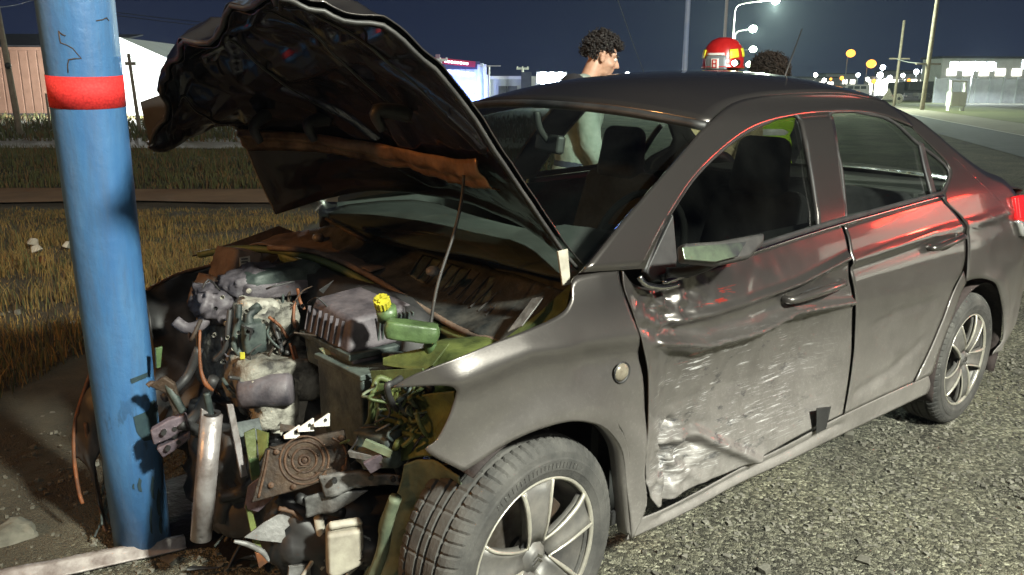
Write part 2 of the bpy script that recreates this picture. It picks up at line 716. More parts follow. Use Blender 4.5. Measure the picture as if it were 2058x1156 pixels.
# indicator repeater
P = S(1248, 748)
rep = MB()
rep.sph((P[0], P[1] - .001, P[2]), .026, 3, (1, .4, .9))
rep.build('side_repeater', 'amber', fender, smooth=True)
MB().lathe([(.025, 0), (.028, -.004), (.029, 0)], (P[0], P[1] - .003, P[2]), (0, 1, 0), 24).build('repeater_bezel', 'black', fender, smooth=True)

# wheel-arch liner behind the front wheel
lg = []
for a in np.linspace(-8, 200, 30):
    r = .37
    c, s_ = math.cos(math.radians(a)), math.sin(math.radians(a))
    lg.append([(.02 + r * c, yv, .31 + r * s_) for yv in (-.835, -.80, -.7, -.6, -.5)])
MB().grid(np.array(lg)[0:20]).build('wheel_arch_liner', 'liner', car, smooth=True, solid=.004)
lg = []
for a in np.linspace(-20, 200, 30):
    r = .36
    c, s_ = math.cos(math.radians(a)), math.sin(math.radians(a))
    lg.append([(2.652 + r * c, yv, .31 + r * s_) for yv in (-.835, -.80, -.7, -.6, -.5)])
MB().grid(np.array(lg)).build('wheel_arch_liner', 'liner', car, smooth=True, solid=.004)

# ---- front door with its dents
_r1 = S2([(1330, 655), (1400, 640), (1480, 612), (1600, 570), (1712, 512)])
_r2 = S2([(1330, 690), (1420, 695), (1540, 662), (1600, 628), (1720, 606)])
_r3 = S2([(1340, 905), (1420, 880), (1500, 915), (1560, 945)])
_r4 = S2([(1310, 640), (1360, 615), (1400, 590), (1440, 575)])
_r5 = S2([(1345, 1010), (1365, 950), (1345, 900), (1380, 860)])


_r2x, _r2z = np.array([q[0] for q in _r2]), np.array([q[1] for q in _r2])
_r1x, _r1z = np.array([q[0] for q in _r1]), np.array([q[1] for q in _r1])


def door_dent(x, z):
    P = np.stack([x.ravel() * 1.0, z.ravel() * 0, z.ravel()], -1)
    n1 = fbm(P, 5.0, 3, 3.3).reshape(x.shape)
    n2 = np.abs(fbm(P * np.array([1, 1, 1.6]), 9.0, 3, 9.1).reshape(x.shape))
    z1, z2 = np.interp(x, _r1x, _r1z), np.interp(x, _r2x, _r2z)
    cxm = np.clip((x - .34) / .14, 0, 1) * np.clip((1.43 - x) / .25, 0, 1)
    # caved-in lower field: a sharp shelf under the second crease
    s2 = z2 - z
    low_ = np.clip((z - .30) / .30, 0, 1)
    cave = np.where(s2 > 0, .062 * (1 - np.exp(-np.maximum(s2, 0) / .022)) * low_, -.004)
    # gutter between the two creases
    mid = np.clip((z - z2) / np.maximum(z1 - z2, .03), 0, 1)
    gut = np.where((z > z2) & (z < z1), .026 * np.sin(math.pi * mid) ** .7, 0)
    d = cxm * (cave + gut)
    d += -.016 * np.exp(-(seg_dist(x, z, _r1) / .012) ** 2) * np.clip((x - .36) / .1, 0, 1)
    d += -.016 * np.exp(-(seg_dist(x, z, _r2) / .011) ** 2)
    # crumpled facets below the mirror, folded lower front corner
    cr_a = np.exp(-(((x - .44) / .12) ** 2 + ((z - .91) / .07) ** 2))
    cr_b = np.exp(-(((x - .52) / .17) ** 2 + ((z - .42) / .10) ** 2))
    fac = np.abs(((x * 9 + z * 14) % 1) - .5) + np.abs(((x * 13 - z * 8 + .3) % 1) - .5)
    d += .030 * cr_a * fac + .030 * cr_a * n2
    d += -.024 * np.exp(-(seg_dist(x, z, _r3) / .016) ** 2)
    d += .026 * np.exp(-(seg_dist(x, z, _r5) / .014) ** 2)
    d += .028 * cr_b * n2 + .020 * cr_b * fac
    w = np.clip((x - .34) / .1, 0, 1) * np.clip((1.2 - x) / .5, 0, 1)
    d += w * .010 * n1
    return d


front_door = panel('front_door',
                   [(1250, 542), (1275, 572), (1320, 578), (1400, 549), (1530, 505), (1610, 479), (1690, 456)],
                   [(1690, 456), (1699, 483), (1705, 530), (1707, 560), (1713, 605), (1705, 750), (1692, 832)],
                   [(1326, 1022), (1400, 985), (1500, 935), (1600, 882), (1692, 832)],
                   [(1250, 542), (1258, 590), (1288, 672), (1303, 760), (1308, 860), (1306, 940), (1316, 1000), (1326, 1022)],
                   'door_paint', car, 170, 120, door_dent, th=.004)
rear_door = panel('rear_door',
                  [(1696, 455), (1760, 435), (1889, 399)],
                  [(1889, 399), (1930, 445), (1940, 500), (1934, 540), (1910, 590), (1866, 700), (1832, 769)],
                  [(1697, 832), (1760, 802), (1832, 769)],
                  [(1696, 455), (1705, 483), (1711, 530), (1713, 560), (1719, 605), (1711, 750), (1697, 832)],
                  'paint', car, 50, 50,
                  lambda x, z: (-.010 * np.exp(-(seg_dist(x, z, S2([(1708, 527), (1880, 470), (2058, 412)])) / .014) ** 2)
                                + .007 * np.exp(-(seg_dist(x, z, S2([(1708, 545), (1880, 490)])) / .02) ** 2)
                                + .005 * np.exp(-(seg_dist(x, z, S2([(1755, 655), (1810, 625), (1880, 605)])) / .012) ** 2)
                                + .008 * np.exp(-(seg_dist(x, z, S2([(1720, 790), (1790, 745), (1850, 690)])) / .02) ** 2)),
                  th=.004)
# a piece of black trim torn loose at the foot of the front door
sheet('torn_trim_strip', [(1641, 820, -.878), (1670, 817, -.878), (1660, 862, -.875), (1640, 872, -.875)], 'black', front_door, .003)


def handle(door, a, b, c, d):
    # cup behind, then the grip bar
    P0, P1 = S(*a), S(*b)
    q = (P0 + P1) / 2
    ang = math.atan2(P1[2] - P0[2], P1[0] - P0[0])
    ln = np.linalg.norm(P1 - P0)
    cup = MB().sph((q[0], q[1] - .002 + c, q[2] - .022), 1, 3, (ln * .36, .010, .030), (0, -ang, 0))
    cup.build('handle_cup', 'black', door, smooth=True)
    g = MB().tube([(P0[0], P0[1] + .004 + c, P0[2]), (P0[0] + .02 * ln, P0[1] - .024 + c, P0[2]),
                   (q[0], q[1] - .036 + c, q[2] + .004), (P1[0] - .02 * ln, P1[1] - .024 + c, P1[2]),
                   (P1[0], P1[1] + .004 + c, P1[2])], [.012, .013, .015, .013, .012], 10)
    g.build('door_handle', d, door, smooth=True)


handle(front_door, (1585, 602), (1690, 568), .012, 'paint')
handle(rear_door, (1866, 497), (1925, 474), 0, 'paint')

# ---- rocker, quarter panel
panel('rocker_panel',
      [(1272, 1050), (1330, 1027), (1400, 991), (1500, 941), (1692, 838), (1868, 756)],
      [(1868, 756), (1872, 775), (1866, 792)],
      [(1262, 1088), (1400, 1020), (1560, 940), (1700, 872), (1866, 792)],
      [(1272, 1050), (1268, 1070), (1262, 1088)], 'paint', car, 50, 12,
      lambda x, z: .006 + .012 * np.exp(-(seg_dist(x, z, S2([(1330, 1040), (1500, 955), (1690, 855)])) / .012) ** 2)
      + .006 * np.sin(x * 9) * np.exp(-((x - .8) / .4) ** 2))


def quarter_dent(x, z):
    d = np.hypot(x - 2.652, z - .31)
    return (-.014 * np.exp(-((d - .375) / .04) ** 2)
            - .010 * np.exp(-(seg_dist(x, z, S2([(1708, 527), (1880, 470), (2058, 412)])) / .016) ** 2))


panel('arch_front_lip', [(1936, 545), (1941, 568)], [(1941, 568), (1926, 602), (1893, 690), (1872, 752)], [(1838, 768), (1872, 752)],
      [(1936, 545), (1914, 592), (1871, 700), (1838, 768)], 'paint', car, 6, 24, quarter_dent)
quarter = panel('quarter_panel',
                [(1775, 205), (1830, 232), (1880, 268), (1930, 310), (1975, 342), (2015, 360), (2042, 392)],
                [(2042, 392), (2062, 455), (2072, 560), (2036, 660)],
                [(1941, 566), (1960, 560), (1980, 561), (2000, 577), (2013, 625), (2010, 683), (1995, 712), (2036, 660)],
                [(1775, 205), (1832, 256), (1872, 295), (1908, 340), (1893, 396), (1934, 442), (1945, 500), (1941, 566)],
                'paint', car, 50, 50, quarter_dent)
# fuel-flap outline and tail lamp
tl = panel('tail_lamp', [(2030, 395), (2047, 392), (2066, 396)], [(2066, 396), (2070, 450)], [(2036, 440), (2052, 445), (2070, 450)],
           [(2030, 395), (2036, 440)], 'lamp_red', car, 10, 10, lambda x, z: -.012 + 0 * x, th=.02)
panel('tail_lamp_lens', [(2036, 443), (2070, 453)], [(2070, 453), (2068, 480)], [(2046, 474), (2068, 480)], [(2036, 443), (2046, 474)],
      'lamp_clear', tl, 8, 6, lambda x, z: -.012 + 0 * x, th=.02)

# ---- roof rail with A and C pillar (left), mirrored right
rail_out = [(1165, 547), (1230, 466), (1300, 385), (1370, 305), (1420, 250), (1465, 212), (1530, 195), (1620, 188), (1700, 189),
            (1775, 204)]
rail_in = [(1290, 540), (1318, 478), (1348, 424), (1400, 347), (1470, 283), (1530, 249), (1600, 232), (1668, 226), (1755, 229),
           (1832, 256)]
for mir in (False, True):
    panel('roof_rail', rail_out, [rail_out[-1], rail_in[-1]], rail_in, [rail_out[0], rail_in[0]], 'paint', car, 60, 9,
          lambda x, z: 0 * x - .004, th=.012, mirror=mir)
for mir in (True,):
    # far flank, undamaged, seen through the windows
    panel('front_door', [(1250, 542), (1320, 570), (1530, 505), (1690, 456)], [(1690, 456), (1707, 560), (1692, 832)],
          [(1326, 1022), (1692, 832)], [(1250, 542), (1300, 760), (1326, 1022)], 'paint', car, 16, 12, mirror=True)
    panel('rear_door', [(1696, 455), (1889, 399)], [(1889, 399), (1940, 500), (1832, 769)], [(1697, 832), (1832, 769)],
          [(1696, 455), (1713, 560), (1697, 832)], 'paint', car, 16, 12, mirror=True)
    panel('quarter_panel',
          [(1775, 205), (1830, 232), (1880, 268), (1930, 310), (1975, 342), (2015, 360), (2042, 392)],
          [(2042, 392), (2062, 455), (2072, 560), (2036, 660)],
          [(1941, 566), (1980, 561), (2013, 625), (1995, 712), (2036, 660)],
          [(1775, 205), (1832, 256), (1872, 295), (1908, 340), (1893, 396), (1945, 500), (1941, 566)], 'paint', car, 24, 24,
          mirror=True)

# ---- B pillar, door frames, glass (left and mirrored right)
for mir in (False, True):
    panel('door_pillar', [(1602, 232), (1668, 227)], [(1668, 227), (1690, 330), (1703, 450)], [(1645, 468), (1703, 450)],
          [(1602, 232), (1628, 340), (1645, 468)], 'paint', car, 10, 14, None, off=.006, th=.012, mirror=mir)
    panel('front_window', [(1295, 545), (1350, 422), (1402, 348), (1471, 284), (1530, 250), (1603, 233)],
          [(1603, 233), (1630, 340), (1646, 466)], [(1300, 562), (1400, 545), (1530, 500), (1646, 466)], [(1295, 545), (1300, 562)],
          'doorglass', car, 30, 14, None, off=.016, th=0, mirror=mir)
    panel('rear_window_pane', [(1668, 229), (1755, 231), (1800, 248), (1840, 284), (1858, 305)], [(1858, 305), (1868, 340), (1878, 388)],
          [(1702, 446), (1790, 420), (1878, 388)], [(1668, 229), (1690, 330), (1702, 446)], 'sideglass', car, 20, 14, None,
          off=.014, th=0, mirror=mir)
    panel('window_divider', [(1846, 284), (1856, 290)], [(1856, 290), (1866, 330), (1882, 388)], [(1872, 392), (1882, 388)],
          [(1846, 284), (1856, 330), (1872, 392)], 'black', car, 4, 12, None, off=.004, th=.01, mirror=mir)
    panel('quarter_window', [(1856, 284), (1872, 295), (1907, 340)], [(1907, 340), (1892, 394)], [(1882, 392), (1888, 393), (1892, 394)],
          [(1856, 284), (1868, 335), (1882, 392)], 'sideglass', car, 8, 8, None, off=.010, th=0, mirror=mir)
    # belt moulding
    belt = [tuple(S(*q) + np.array([0, -.004, 0])) for q in [(1330, 568), (1400, 543), (1530, 500), (1610, 474), (1690, 450), (1790, 422),
                                                           (1892, 394)]]
    if mir:
        belt = [(a, -b_, c) for a, b_, c in belt]
    MB().tube(belt, .008, 8).build('belt_moulding', 'chrome' if not mir else 'trim', car, smooth=True)
    belt2 = [(a, b_ + (.006 if not mir else -.006), c + .012) for a, b_, c in belt]
    MB().tube(belt2, .009, 8).build('window_seal', 'black', car, smooth=True)
# window seal around the front opening
seal = [tuple(S(*q) + np.array([0, .003, 0])) for q in [(1296, 548), (1320, 480), (1350, 424), (1402, 349), (1471, 285), (1530, 251),
                                                      (1603, 234), (1630, 340), (1647, 466)]]
MB().tube(seal, .008, 6).build('window_seal', 'black', car, smooth=True)
seal = [tuple(S(*q) + np.array([0, .003, 0])) for q in [(1702, 447), (1690, 330), (1668, 229), (1755, 231), (1800, 248), (1842, 286), (1882, 350),
                                                      (1907, 342), (1890, 394)]]
MB().tube(seal[:6] + seal[7:], .007, 6).build('window_seal', 'black', car, smooth=True)
# mirror sail + torn door mirror lying back on the sill
sheet('mirror_sail', [(1292, 548, -.80), (1348, 430, -.77), (1356, 520, -.80), (1352, 556, -.81), (1310, 566, -.815)], 'black', front_door, .02, .004)
mir_o = MB()
mq = [PY(1366, 492, -.905), PY(1440, 487, -.91), PY(1531, 470, -.93), PY(1528, 492, -.94), PY(1500, 522, -.95), PY(1440, 535, -.94), PY(1368, 528, -.92)]
mir_o.prism(mq, .035)
dm = mir_o.build('door_mirror', 'trim', car, bevel=.012, seg=3)
MB().prism([PY(1370, 497, -.93), PY(1440, 492, -.935), PY(1500, 486, -.955), PY(1482, 516, -.965), PY(1436, 527, -.96), PY(1374, 522, -.94)], .006).build('mirror_glass', 'mirror', dm, bevel=.002)
MB().tube([PY(1340, 548, -.84), PY(1390, 545, -.88), PY(1440, 525, -.92)], .014, 8).build('mirror_arm', 'black', dm, smooth=True)
MB().tube([PY(1285, 556, -.84), PY(1298, 572, -.85), PY(1330, 578, -.86), PY(1362, 572, -.86)], .008, 8).build('mirror_base_trim', 'chrome', front_door, smooth=True)

# ---- roof
edge = resample([tuple(S(*q)) for q in [(1424, 247), (1465, 212), (1530, 195), (1620, 188), (1700, 189), (1775, 204)]], 30)
G = np.zeros((30, 31, 3))
for i in range(30):
    e = edge[i]
    u = i / 29
    for j in range(31):
        y = (j / 15 - 1)
        crown = (.075 - .03 * (1 - u) ** 3) * (1 - abs(y) ** 2.2)
        xb = e[0] - .09 * (1 - u) ** 4 * (1 - y * y) + .05 * u ** 6 * (1 - y * y)
        G[i, j] = (xb, -e[1] * y, e[2] + crown)
MB().grid(G).build('roof', 'paint', car, smooth=True, solid=.012)
ROOF = G
ant = PY(1572, 160, -.05)
an = MB().tube([ant + np.array([0, 0, -.02]), ant + np.array([.02, 0, .02]), PY(1612, 58, -.05)], [.012, .005, .0025], 6, smooth=False)
an.build('roof_antenna', 'black', car, smooth=True)
# header above the windscreen
hd = [tuple(ROOF[0, j] + np.array([-.012, 0, -.012])) for j in range(31)]
MB().tube(hd, .014, 8, smooth=False).build('windscreen_header', 'black', car, smooth=True)

# ---- windscreen, rear glass, boot, bumper
wsb = resample([(.20, -.735, 1.0), (.10, -.4, .985), (.06, 0, .98), (.10, .4, .985), (.20, .735, 1.0)], 31)
WS = np.zeros((14, 31, 3))
for i in range(14):
    t = i / 13
    for j in range(31):
        a, b_ = wsb[j], ROOF[0, j] + np.array([-.005, 0, -.01])
        p = a * (1 - t) + b_ * t
        p[2] += .03 * math.sin(math.pi * t)
        p[0] -= .02 * math.sin(math.pi * t)
        WS[i, j] = p
MB().grid(WS).build('windscreen', 'windscreen', car, smooth=True)
RG = np.zeros((10, 31, 3))
re0 = ROOF[-1]
for i in range(10):
    t = i / 9
    for j in range(31):
        y = j / 15 - 1
        a = re0[j] + np.array([.01, 0, -.006])
        b_ = np.array([2.93 + .06 * (1 - y * y), .66 * y, 1.10 + .02 * (1 - y * y)])
        p = a * (1 - t) + b_ * t
        p[2] += .03 * math.sin(math.pi * t)
        RG[i, j] = p
MB().grid(RG).build('rear_windscreen', 'sideglass', car, smooth=True)
TR = np.zeros((12, 21, 3))
trp = [(2.95, 1.095), (3.05, 1.085), (3.2, 1.08), (3.34, 1.075), (3.44, 1.06), (3.5, 1.02), (3.54, .9), (3.55, .8), (3.55, .7), (3.56, .6), (3.55, .45), (3.5, .3)]
for i, (x, z) in enumerate(trp):
    w = [.69, .70, .70, .70, .69, .68, .68, .68, .69, .70, .70, .68][i]
    for j in range(21):
        y = j / 10 - 1
        TR[i, j] = (x - .10 * abs(y) ** 3 * (1 if i > 4 else .2), w * y, z - .03 * y * y * (1 if i < 6 else 0))
MB().grid(TR).build('trunk_lid', 'paint', car, smooth=True, solid=.006)

# dark body shell inside the panel gaps, floor and bulkheads
for mir in (False, True):
    panel('inner_sill', [(.30, 1.0), (2.25, 1.05)], [(2.25, 1.05), (2.30, .35)], [(.36, .28), (2.30, .30)], [(.30, 1.0), (.36, .28)],
          'interior', car, 20, 10, None, off=.12, th=.01, mirror=mir, px=False, curve=False)
MB().box((1.55, 0, .26), (2.5, 1.5, .04)).build('floor_pan', 'black', car)
MB().box((.30, 0, .62), (.03, 1.46, .66)).build('bulkhead', 'black', car)
MB().box((2.28, 0, .72), (.05, 1.4, .7), (0, .15, 0)).build('rear_bulkhead', 'interior', car)
MB().box((2.65, 0, 1.06), (.75, 1.30, .03)).build('parcel_shelf', 'interior', car, bevel=.01)
MB().prism([(.36, -.68, .98), (.36, .68, .98), (.75, .62, .93), (.80, .62, .72), (.80, -.62, .72), (.75, -.62, .93)], .04)
dsh = MB()
G = np.zeros((8, 15, 3))
for i, (x, z) in enumerate([(.14, .97), (.25, .985), (.40, .99), (.55, .985), (.68, .96), (.74, .90), (.76, .80), (.74, .60)]):
    for j in range(15):
        y = j / 7 - 1
        hump = .05 * math.exp(-((y * .7 + .36) / .16) ** 2) * (1 if 3 <= i <= 5 else .3)
        G[i, j] = (x + .1 * y * y, .70 * y, z + hump)
MB().grid(G).build('dashboard', 'interior', car, smooth=True, solid=.01)
# steering wheel
sw = empty('steering_wheel')
sw.parent = car
sw.location = (.86, -.36, .95)
sw.rotation_euler = (0, math.radians(-68), 0)
MB().lathe([(.185 + .013 * math.cos(t), .013 * math.sin(t)) for t in np.linspace(0, 2 * math.pi, 9)[:-1]], (0, 0, 0), (0, 0, 1), 36, True).build('steering_rim', 'interior', sw, smooth=True)
MB().box((0, 0, .0), (.10, .36, .02)).box((-.09, 0, 0), (.16, .04, .02)).build('steering_spoke', 'interior', sw, bevel=.006)
# seats
for yv in (-.36, .36):
    st = empty('front_seat')
    st.parent = car
    st.location = (1.30, yv, .30)
    cu = MB().box((-.12, 0, .20), (.52, .50, .16))
    cu.build('seat_cushion', 'seat_cloth', st, bevel=.05, seg=4)
    G = np.zeros((12, 11, 3))
    bk = MB()
    bk.box((.22, 0, .52), (.14, .48, .58), (0, .22, 0), .82)
    bk.build('seat_back', 'seat_cloth', st, bevel=.05, seg=4)
    MB().box((.26, 0, .885), (.10, .25, .235), (0, .12, 0), .86).build('headrest', 'seat_cloth', st, bevel=.055, seg=5)
    for dy in (-.06, .06):
        MB().tube([(.245, dy, .70), (.27, dy, .86)], .007, 8).build('headrest_post', 'chrome', st, smooth=True)
rs = empty('rear_seat')
rs.parent = car
rs.location = (2.05, 0, .3)
MB().box((-.1, 0, .2), (.5, 1.3, .16)).build('seat_cushion', 'seat_cloth', rs, bevel=.05, seg=3)
MB().box((.17, 0, .50), (.14, 1.3, .56), (0, .3, 0)).build('seat_back', 'seat_cloth', rs, bevel=.05, seg=3)
# rear-view mirror
rm = MB().box(PY(1105, 288, 0), (.035, .20, .065), (0, .1, -.35))
ro = rm.build('rear_view_mirror', 'trim', car, bevel=.012, seg=3)
mp = PY(1105, 288, 0)
MB().tube([mp, mp + np.array([-.05, .0, .05]), mp + np.array([-.07, 0, .11])], .012, 8).build('mirror_stem', 'trim', ro, smooth=True)

# ---- wheels
def make_wheel():
    w = empty('wheel')
    prof = [(.200, -.078), (.208, -.088), (.218, -.096), (.232, -.1015), (.236, -.1035), (.262, -.1035), (.266, -.1005), (.280, -.098), (.290, -.093), (.298, -.085),
            (.304, -.076), (.3075, -.064), (.3085, -.056), (.301, -.054), (.301, -.048), (.3095, -.046), (.310, -.032), (.310, -.018),
            (.302, -.016), (.302, -.009), (.310, -.007), (.310, .007), (.302, .009), (.302, .016), (.310, .018), (.310, .032), (.3095, .046),
            (.301, .048), (.301, .054), (.3085, .056), (.3075, .064), (.304, .076), (.298, .085), (.285, .094), (.25, .100), (.218, .094), (.200, .078)]
    NB = 66
    n = NB * 5
    vs, fs = [], []
    for k in range(n):
        for i, (r, h) in enumerate(prof):
            sk = (h * 9 if abs(h) < .06 else (abs(h) - .06) * 30 * (1 if h > 0 else -1))
            a = 2 * math.pi * (k + sk) / n
            rr = r
            if 8 <= i <= 12 or 29 <= i <= 33:
                if k % 5 == 0:
                    rr -= .0055
            elif 15 <= i <= 26 and i not in (18, 19, 22, 23) and (k % 10 == 0):
                rr -= .003
            vs.append((rr * math.cos(a), h, rr * math.sin(a)))
    m_ = len(prof)
    for k in range(n):
        k2 = (k + 1) % n
        for i in range(m_ - 1):
            fs.append((k * m_ + i, k * m_ + i + 1, k2 * m_ + i + 1, k2 * m_ + i))
    ty = MB().add(vs, fs).build('tyre', 'rubber', w, smooth=False)
    # raised lettering band of the sidewall: unreadable ribs on two arcs
    rb = MB()
    for a0, a1 in ((60, 128), (245, 305)):
        for a in np.arange(a0, a1, 3.2):
            t = math.radians(a)
            c, s_ = math.cos(t), math.sin(t)
            q = random.uniform(.7, 1)
            rb.box((.249 * c, -.1040, .249 * s_), (.018 * q, .0025, .0055), (0, -t, 0))
    rb.build('sidewall_ribs', 'rubber', ty)['kind'] = 'stuff'
    rim = MB().lathe([(.203, -.074), (.213, -.084), (.216, -.092), (.212, -.096), (.207, -.090), (.203, -.078), (.192, -.060), (.186, .06), (.2, .085)],
                     (0, 0, 0), (0, 1, 0), 72).build('rim', 'rim_dark', w, smooth=True)
    MB().lathe([(.204, -.0905), (.2135, -.0975), (.2155, -.094), (.2065, -.086)], (0, 0, 0), (0, 1, 0), 72, True).build('rim_edge', 'rim_bright', w, smooth=True)
    for k in range(5):
        t0 = math.radians(72 * k + 97)
        er = np.array([math.cos(t0), 0, math.sin(t0)])
        et = np.array([-math.sin(t0), 0, math.cos(t0)])

        def pt(r, t, y):
            return er * r + et * t + np.array([0, y, 0])
        rows = [(.040, -.032, .026, -.078), (.080, -.036, .028, -.088), (.125, -.044, .030, -.092), (.170, -.056, .032, -.090), (.206, -.070, .036, -.083)]
        G = np.zeros((5, 7, 3))
        for i, (r, a, b_, y) in enumerate(rows):
            for j in range(7):
                s_ = j / 6
                G[i, j] = pt(math.sqrt(max(r * r - 0, 0)) if i < 4 else math.sqrt(max(.208 ** 2 - (a + (b_ - a) * s_) ** 2, .01)), a + (b_ - a) * s_, y + .010 * math.sin(math.pi * s_))
        MB().grid(G).build('spoke', 'rim_dark', w, smooth=True, solid=.022)
        ed = MB()
        for sd, wd_ in ((0, .0045), (6, .0065)):
            ln = [G[i, sd] + np.array([0, -.0105, 0]) for i in range(5)]
            ed.tube(ln, [.003, wd_ * .8, wd_, wd_, wd_], 8)
        ed.build('spoke_edge', 'rim_bright', w, smooth=True)
        MB().lathe([(.001, .0), (.011, .0), (.0125, -.006)], pt(.050, .036, -.0805), (0, 1, 0), 14).build('lug_recess', 'black', w, smooth=True)
    MB().lathe([(.001, -.094), (.018, -.0935), (.026, -.090), (.030, -.084), (.045, -.078), (.052, -.05)], (0, 0, 0), (0, 1, 0), 32).build('hub_cap', 'rim_dark', w, smooth=True)
    ch = MB()
    for dz in (-.007, .006):
        ch.prism([(-.016, -.0955, dz - .007), (0, -.0955, dz + .005), (.016, -.0955, dz - .007), (.016, -.0955, dz - .002), (0, -.0955, dz + .011), (-.016, -.0955, dz - .002)], .003)
    ch.build('emblem', 'chrome', w)
    MB().lathe([(.03, -.02), (.130, -.02), (.130, .0), (.03, .0)], (0, 0, 0), (0, 1, 0), 40).build('brake_disc', 'disc', w, smooth=False)
    MB().box((.085, .01, .085), (.08, .09, .12), (0, -.78, 0)).build('brake_caliper', 'scorch', w, bevel=.01)
    MB().lathe([(.001, .03), (.19, .03)], (0, 0, 0), (0, 1, 0), 32).build('wheel_back', 'black', w)
    return w


def copy_tree(o, parent):
    c = o.copy()
    col.objects.link(c)
    c.parent = parent
    for ch in list(o.children):
        copy_tree(ch, c)
    return c


wheel = make_wheel()
wheel.parent = car
wheel.location = (0, -.735, .31)
wheel.rotation_euler = (0, 0, .072)
for loc, rz, ry in (((2.652, -.725, .31), 0, .5), ((0.02, .70, .31), math.pi + .1, 0), ((2.652, .725, .31), math.pi, .2)):
    w2 = copy_tree(wheel, car)
    w2.location = loc
    w2.rotation_euler = (0, ry, rz)

# ---- hood: raised, buckled, front corner folded down
hg = [
    [(1160, 541, -.72), (1050, 452, -.36), (905, 398, 0), (725, 384, .36), (556, 430, .72)],
    [(1085, 437, -.71), (985, 395, -.36), (850, 355, 0), (660, 335, .36), (516, 345, .72)],
    [(1012, 330, -.70), (925, 330, -.36), (790, 300, 0), (625, 272, .36), (480, 262, .70)],
    [(935, 212, -.70), (830, 215, -.36), (710, 215, 0), (565, 232, .36), (438, 250, .69)],
    [(850, 116, -.70), (740, 130, -.35), (620, 160, 0), (505, 205, .35), (400, 258, .69)],
    [(765, 52, -.69), (660, 62, -.34), (540, 105, 0), (445, 178, .34), (362, 268, .68)],
    [(672, 4, -.68), (590, 12, -.33), (480, 55, 0), (395, 130, .34), (334, 284, .67)],
    [(600, -8, -.66), (545, 2, -.31), (430, 62, .02), (362, 128, .35), (318, 292, .66)],
    [(560, -2, -.66), (520, 10, -.31), (385, 100, .02), (338, 186, .36), (300, 285, .66)],
]
HC = np.array([[PY(*q) for q in row] for row in hg])


def bicubic(Cg, nu, nv):
    A = np.stack([resample_param(Cg[:, j], nu) for j in range(Cg.shape[1])], 1)
    return np.stack([resample_param(A[i], nv) for i in range(nu)], 0)


def resample_param(P, n):
    m_ = len(P) - 1
    o_ = []
    for k in range(n):
        s_ = k / (n - 1) * m_
        i = min(int(s_), m_ - 1)
        t = s_ - i
        p0, p1, p2, p3 = P[max(i - 1, 0)], P[i], P[i + 1], P[min(i + 2, m_)]
        o_.append(.5 * ((2 * p1) + (p2 - p0) * t + (2 * p0 - 5 * p1 + 4 * p2 - p3) * t * t + (3 * p1 - p0 - 3 * p2 + p3) * t ** 3))
    return np.array(o_)


NU, NVH = 130, 110
HG = bicubic(HC, NU, NVH)


def gnormal(G):
    du = np.gradient(G, axis=0)
    dv = np.gradient(G, axis=1)
    n_ = np.cross(du, dv)
    return n_ / (np.linalg.norm(n_, axis=2, keepdims=True) + 1e-9)


HN = gnormal(HG)
toc = CAM - HG
sgn = np.sign(np.sum(HN * toc, axis=2, keepdims=True).mean())
HN = HN * sgn                           # towards the viewer: the underside
flat = HG.reshape(-1, 3)
cr = np.abs(fbm(flat, 5.0, 3, 1.7)).reshape(NU, NVH)
cr2 = fbm(flat, 9.0, 3, 5.2).reshape(NU, NVH)
cr3 = np.abs(fbm(flat, 2.6, 2, 8.4)).reshape(NU, NVH)
uu = np.linspace(0, 1, NU)[:, None]
amp = .005 + .030 * np.clip((uu - .35) / .5, 0, 1)
fold = np.clip((uu - .42) / .25, 0, 1)
HG2 = HG + HN * ((cr - .25) * amp + cr2 * amp * .12 + (cr3 - .2) * .075 * fold)[..., None]
hood = MB().grid(HG2 - HN * .017).build('hood', 'paint', car, smooth=True, solid=.003)
# inner frame: pressed sheet with pockets
vv = np.linspace(0, 1, NVH)[None, :]
rim_ = np.minimum(np.minimum(vv, 1 - vv), np.minimum(uu, 1 - uu))
pr = np.clip((rim_ - .03) / .03, 0, 1) * 1.0
rib = np.zeros((NU, NVH))
for (u0, v0, u1, v1, w_) in [(.1, .5, .95, .15, .03), (.1, .5, .95, .85, .03), (.55, .02, .55, .98, .035), (.8, .05, .78, .95, .03), (.3, .1, .9, .5, .022),
                             (.3, .9, .9, .5, .022)]:
    t = np.clip(((uu - u0) * (u1 - u0) + (vv - v0) * (v1 - v0)) / ((u1 - u0) ** 2 + (v1 - v0) ** 2), 0, 1)
    d = np.hypot(uu - u0 - t * (u1 - u0), (vv - v0 - t * (v1 - v0)))
    rib = np.maximum(rib, np.clip((1.5 - d / w_) * 1.8, 0, 1))
depth = -.015 * pr * (1 - rib)
HU = HG2 + HN * (depth + .004)[..., None]
MB().grid(HU).build('hood_inner_frame', 'hood_under', hood, smooth=True, solid=.002)
# dusty cross brace that catches the light, running across near the hinge side
iu = lambda u: int(round(u * (NU - 1)))
br0, br1 = iu(.185), iu(.27)
seg_ = HG2[br0:br1 + 1, 14:-2]
nn = HN[br0:br1 + 1, 14:-2]
prof_ = np.sin(np.linspace(0, math.pi, br1 - br0 + 1))[:, None]
prof_ = prof_ * (.75 + .25 * np.sin(np.linspace(0, 3 * math.pi, br1 - br0 + 1))[:, None])
lumps = 1 + .5 * fbm(seg_.reshape(-1, 3), 10, 3, 2.2).reshape(seg_.shape[:2])
MB().grid(seg_ + nn * (.008 + .035 * prof_ * lumps)[..., None]).build('hood_brace', 'hood_dust', hood, smooth=True, solid=.003)
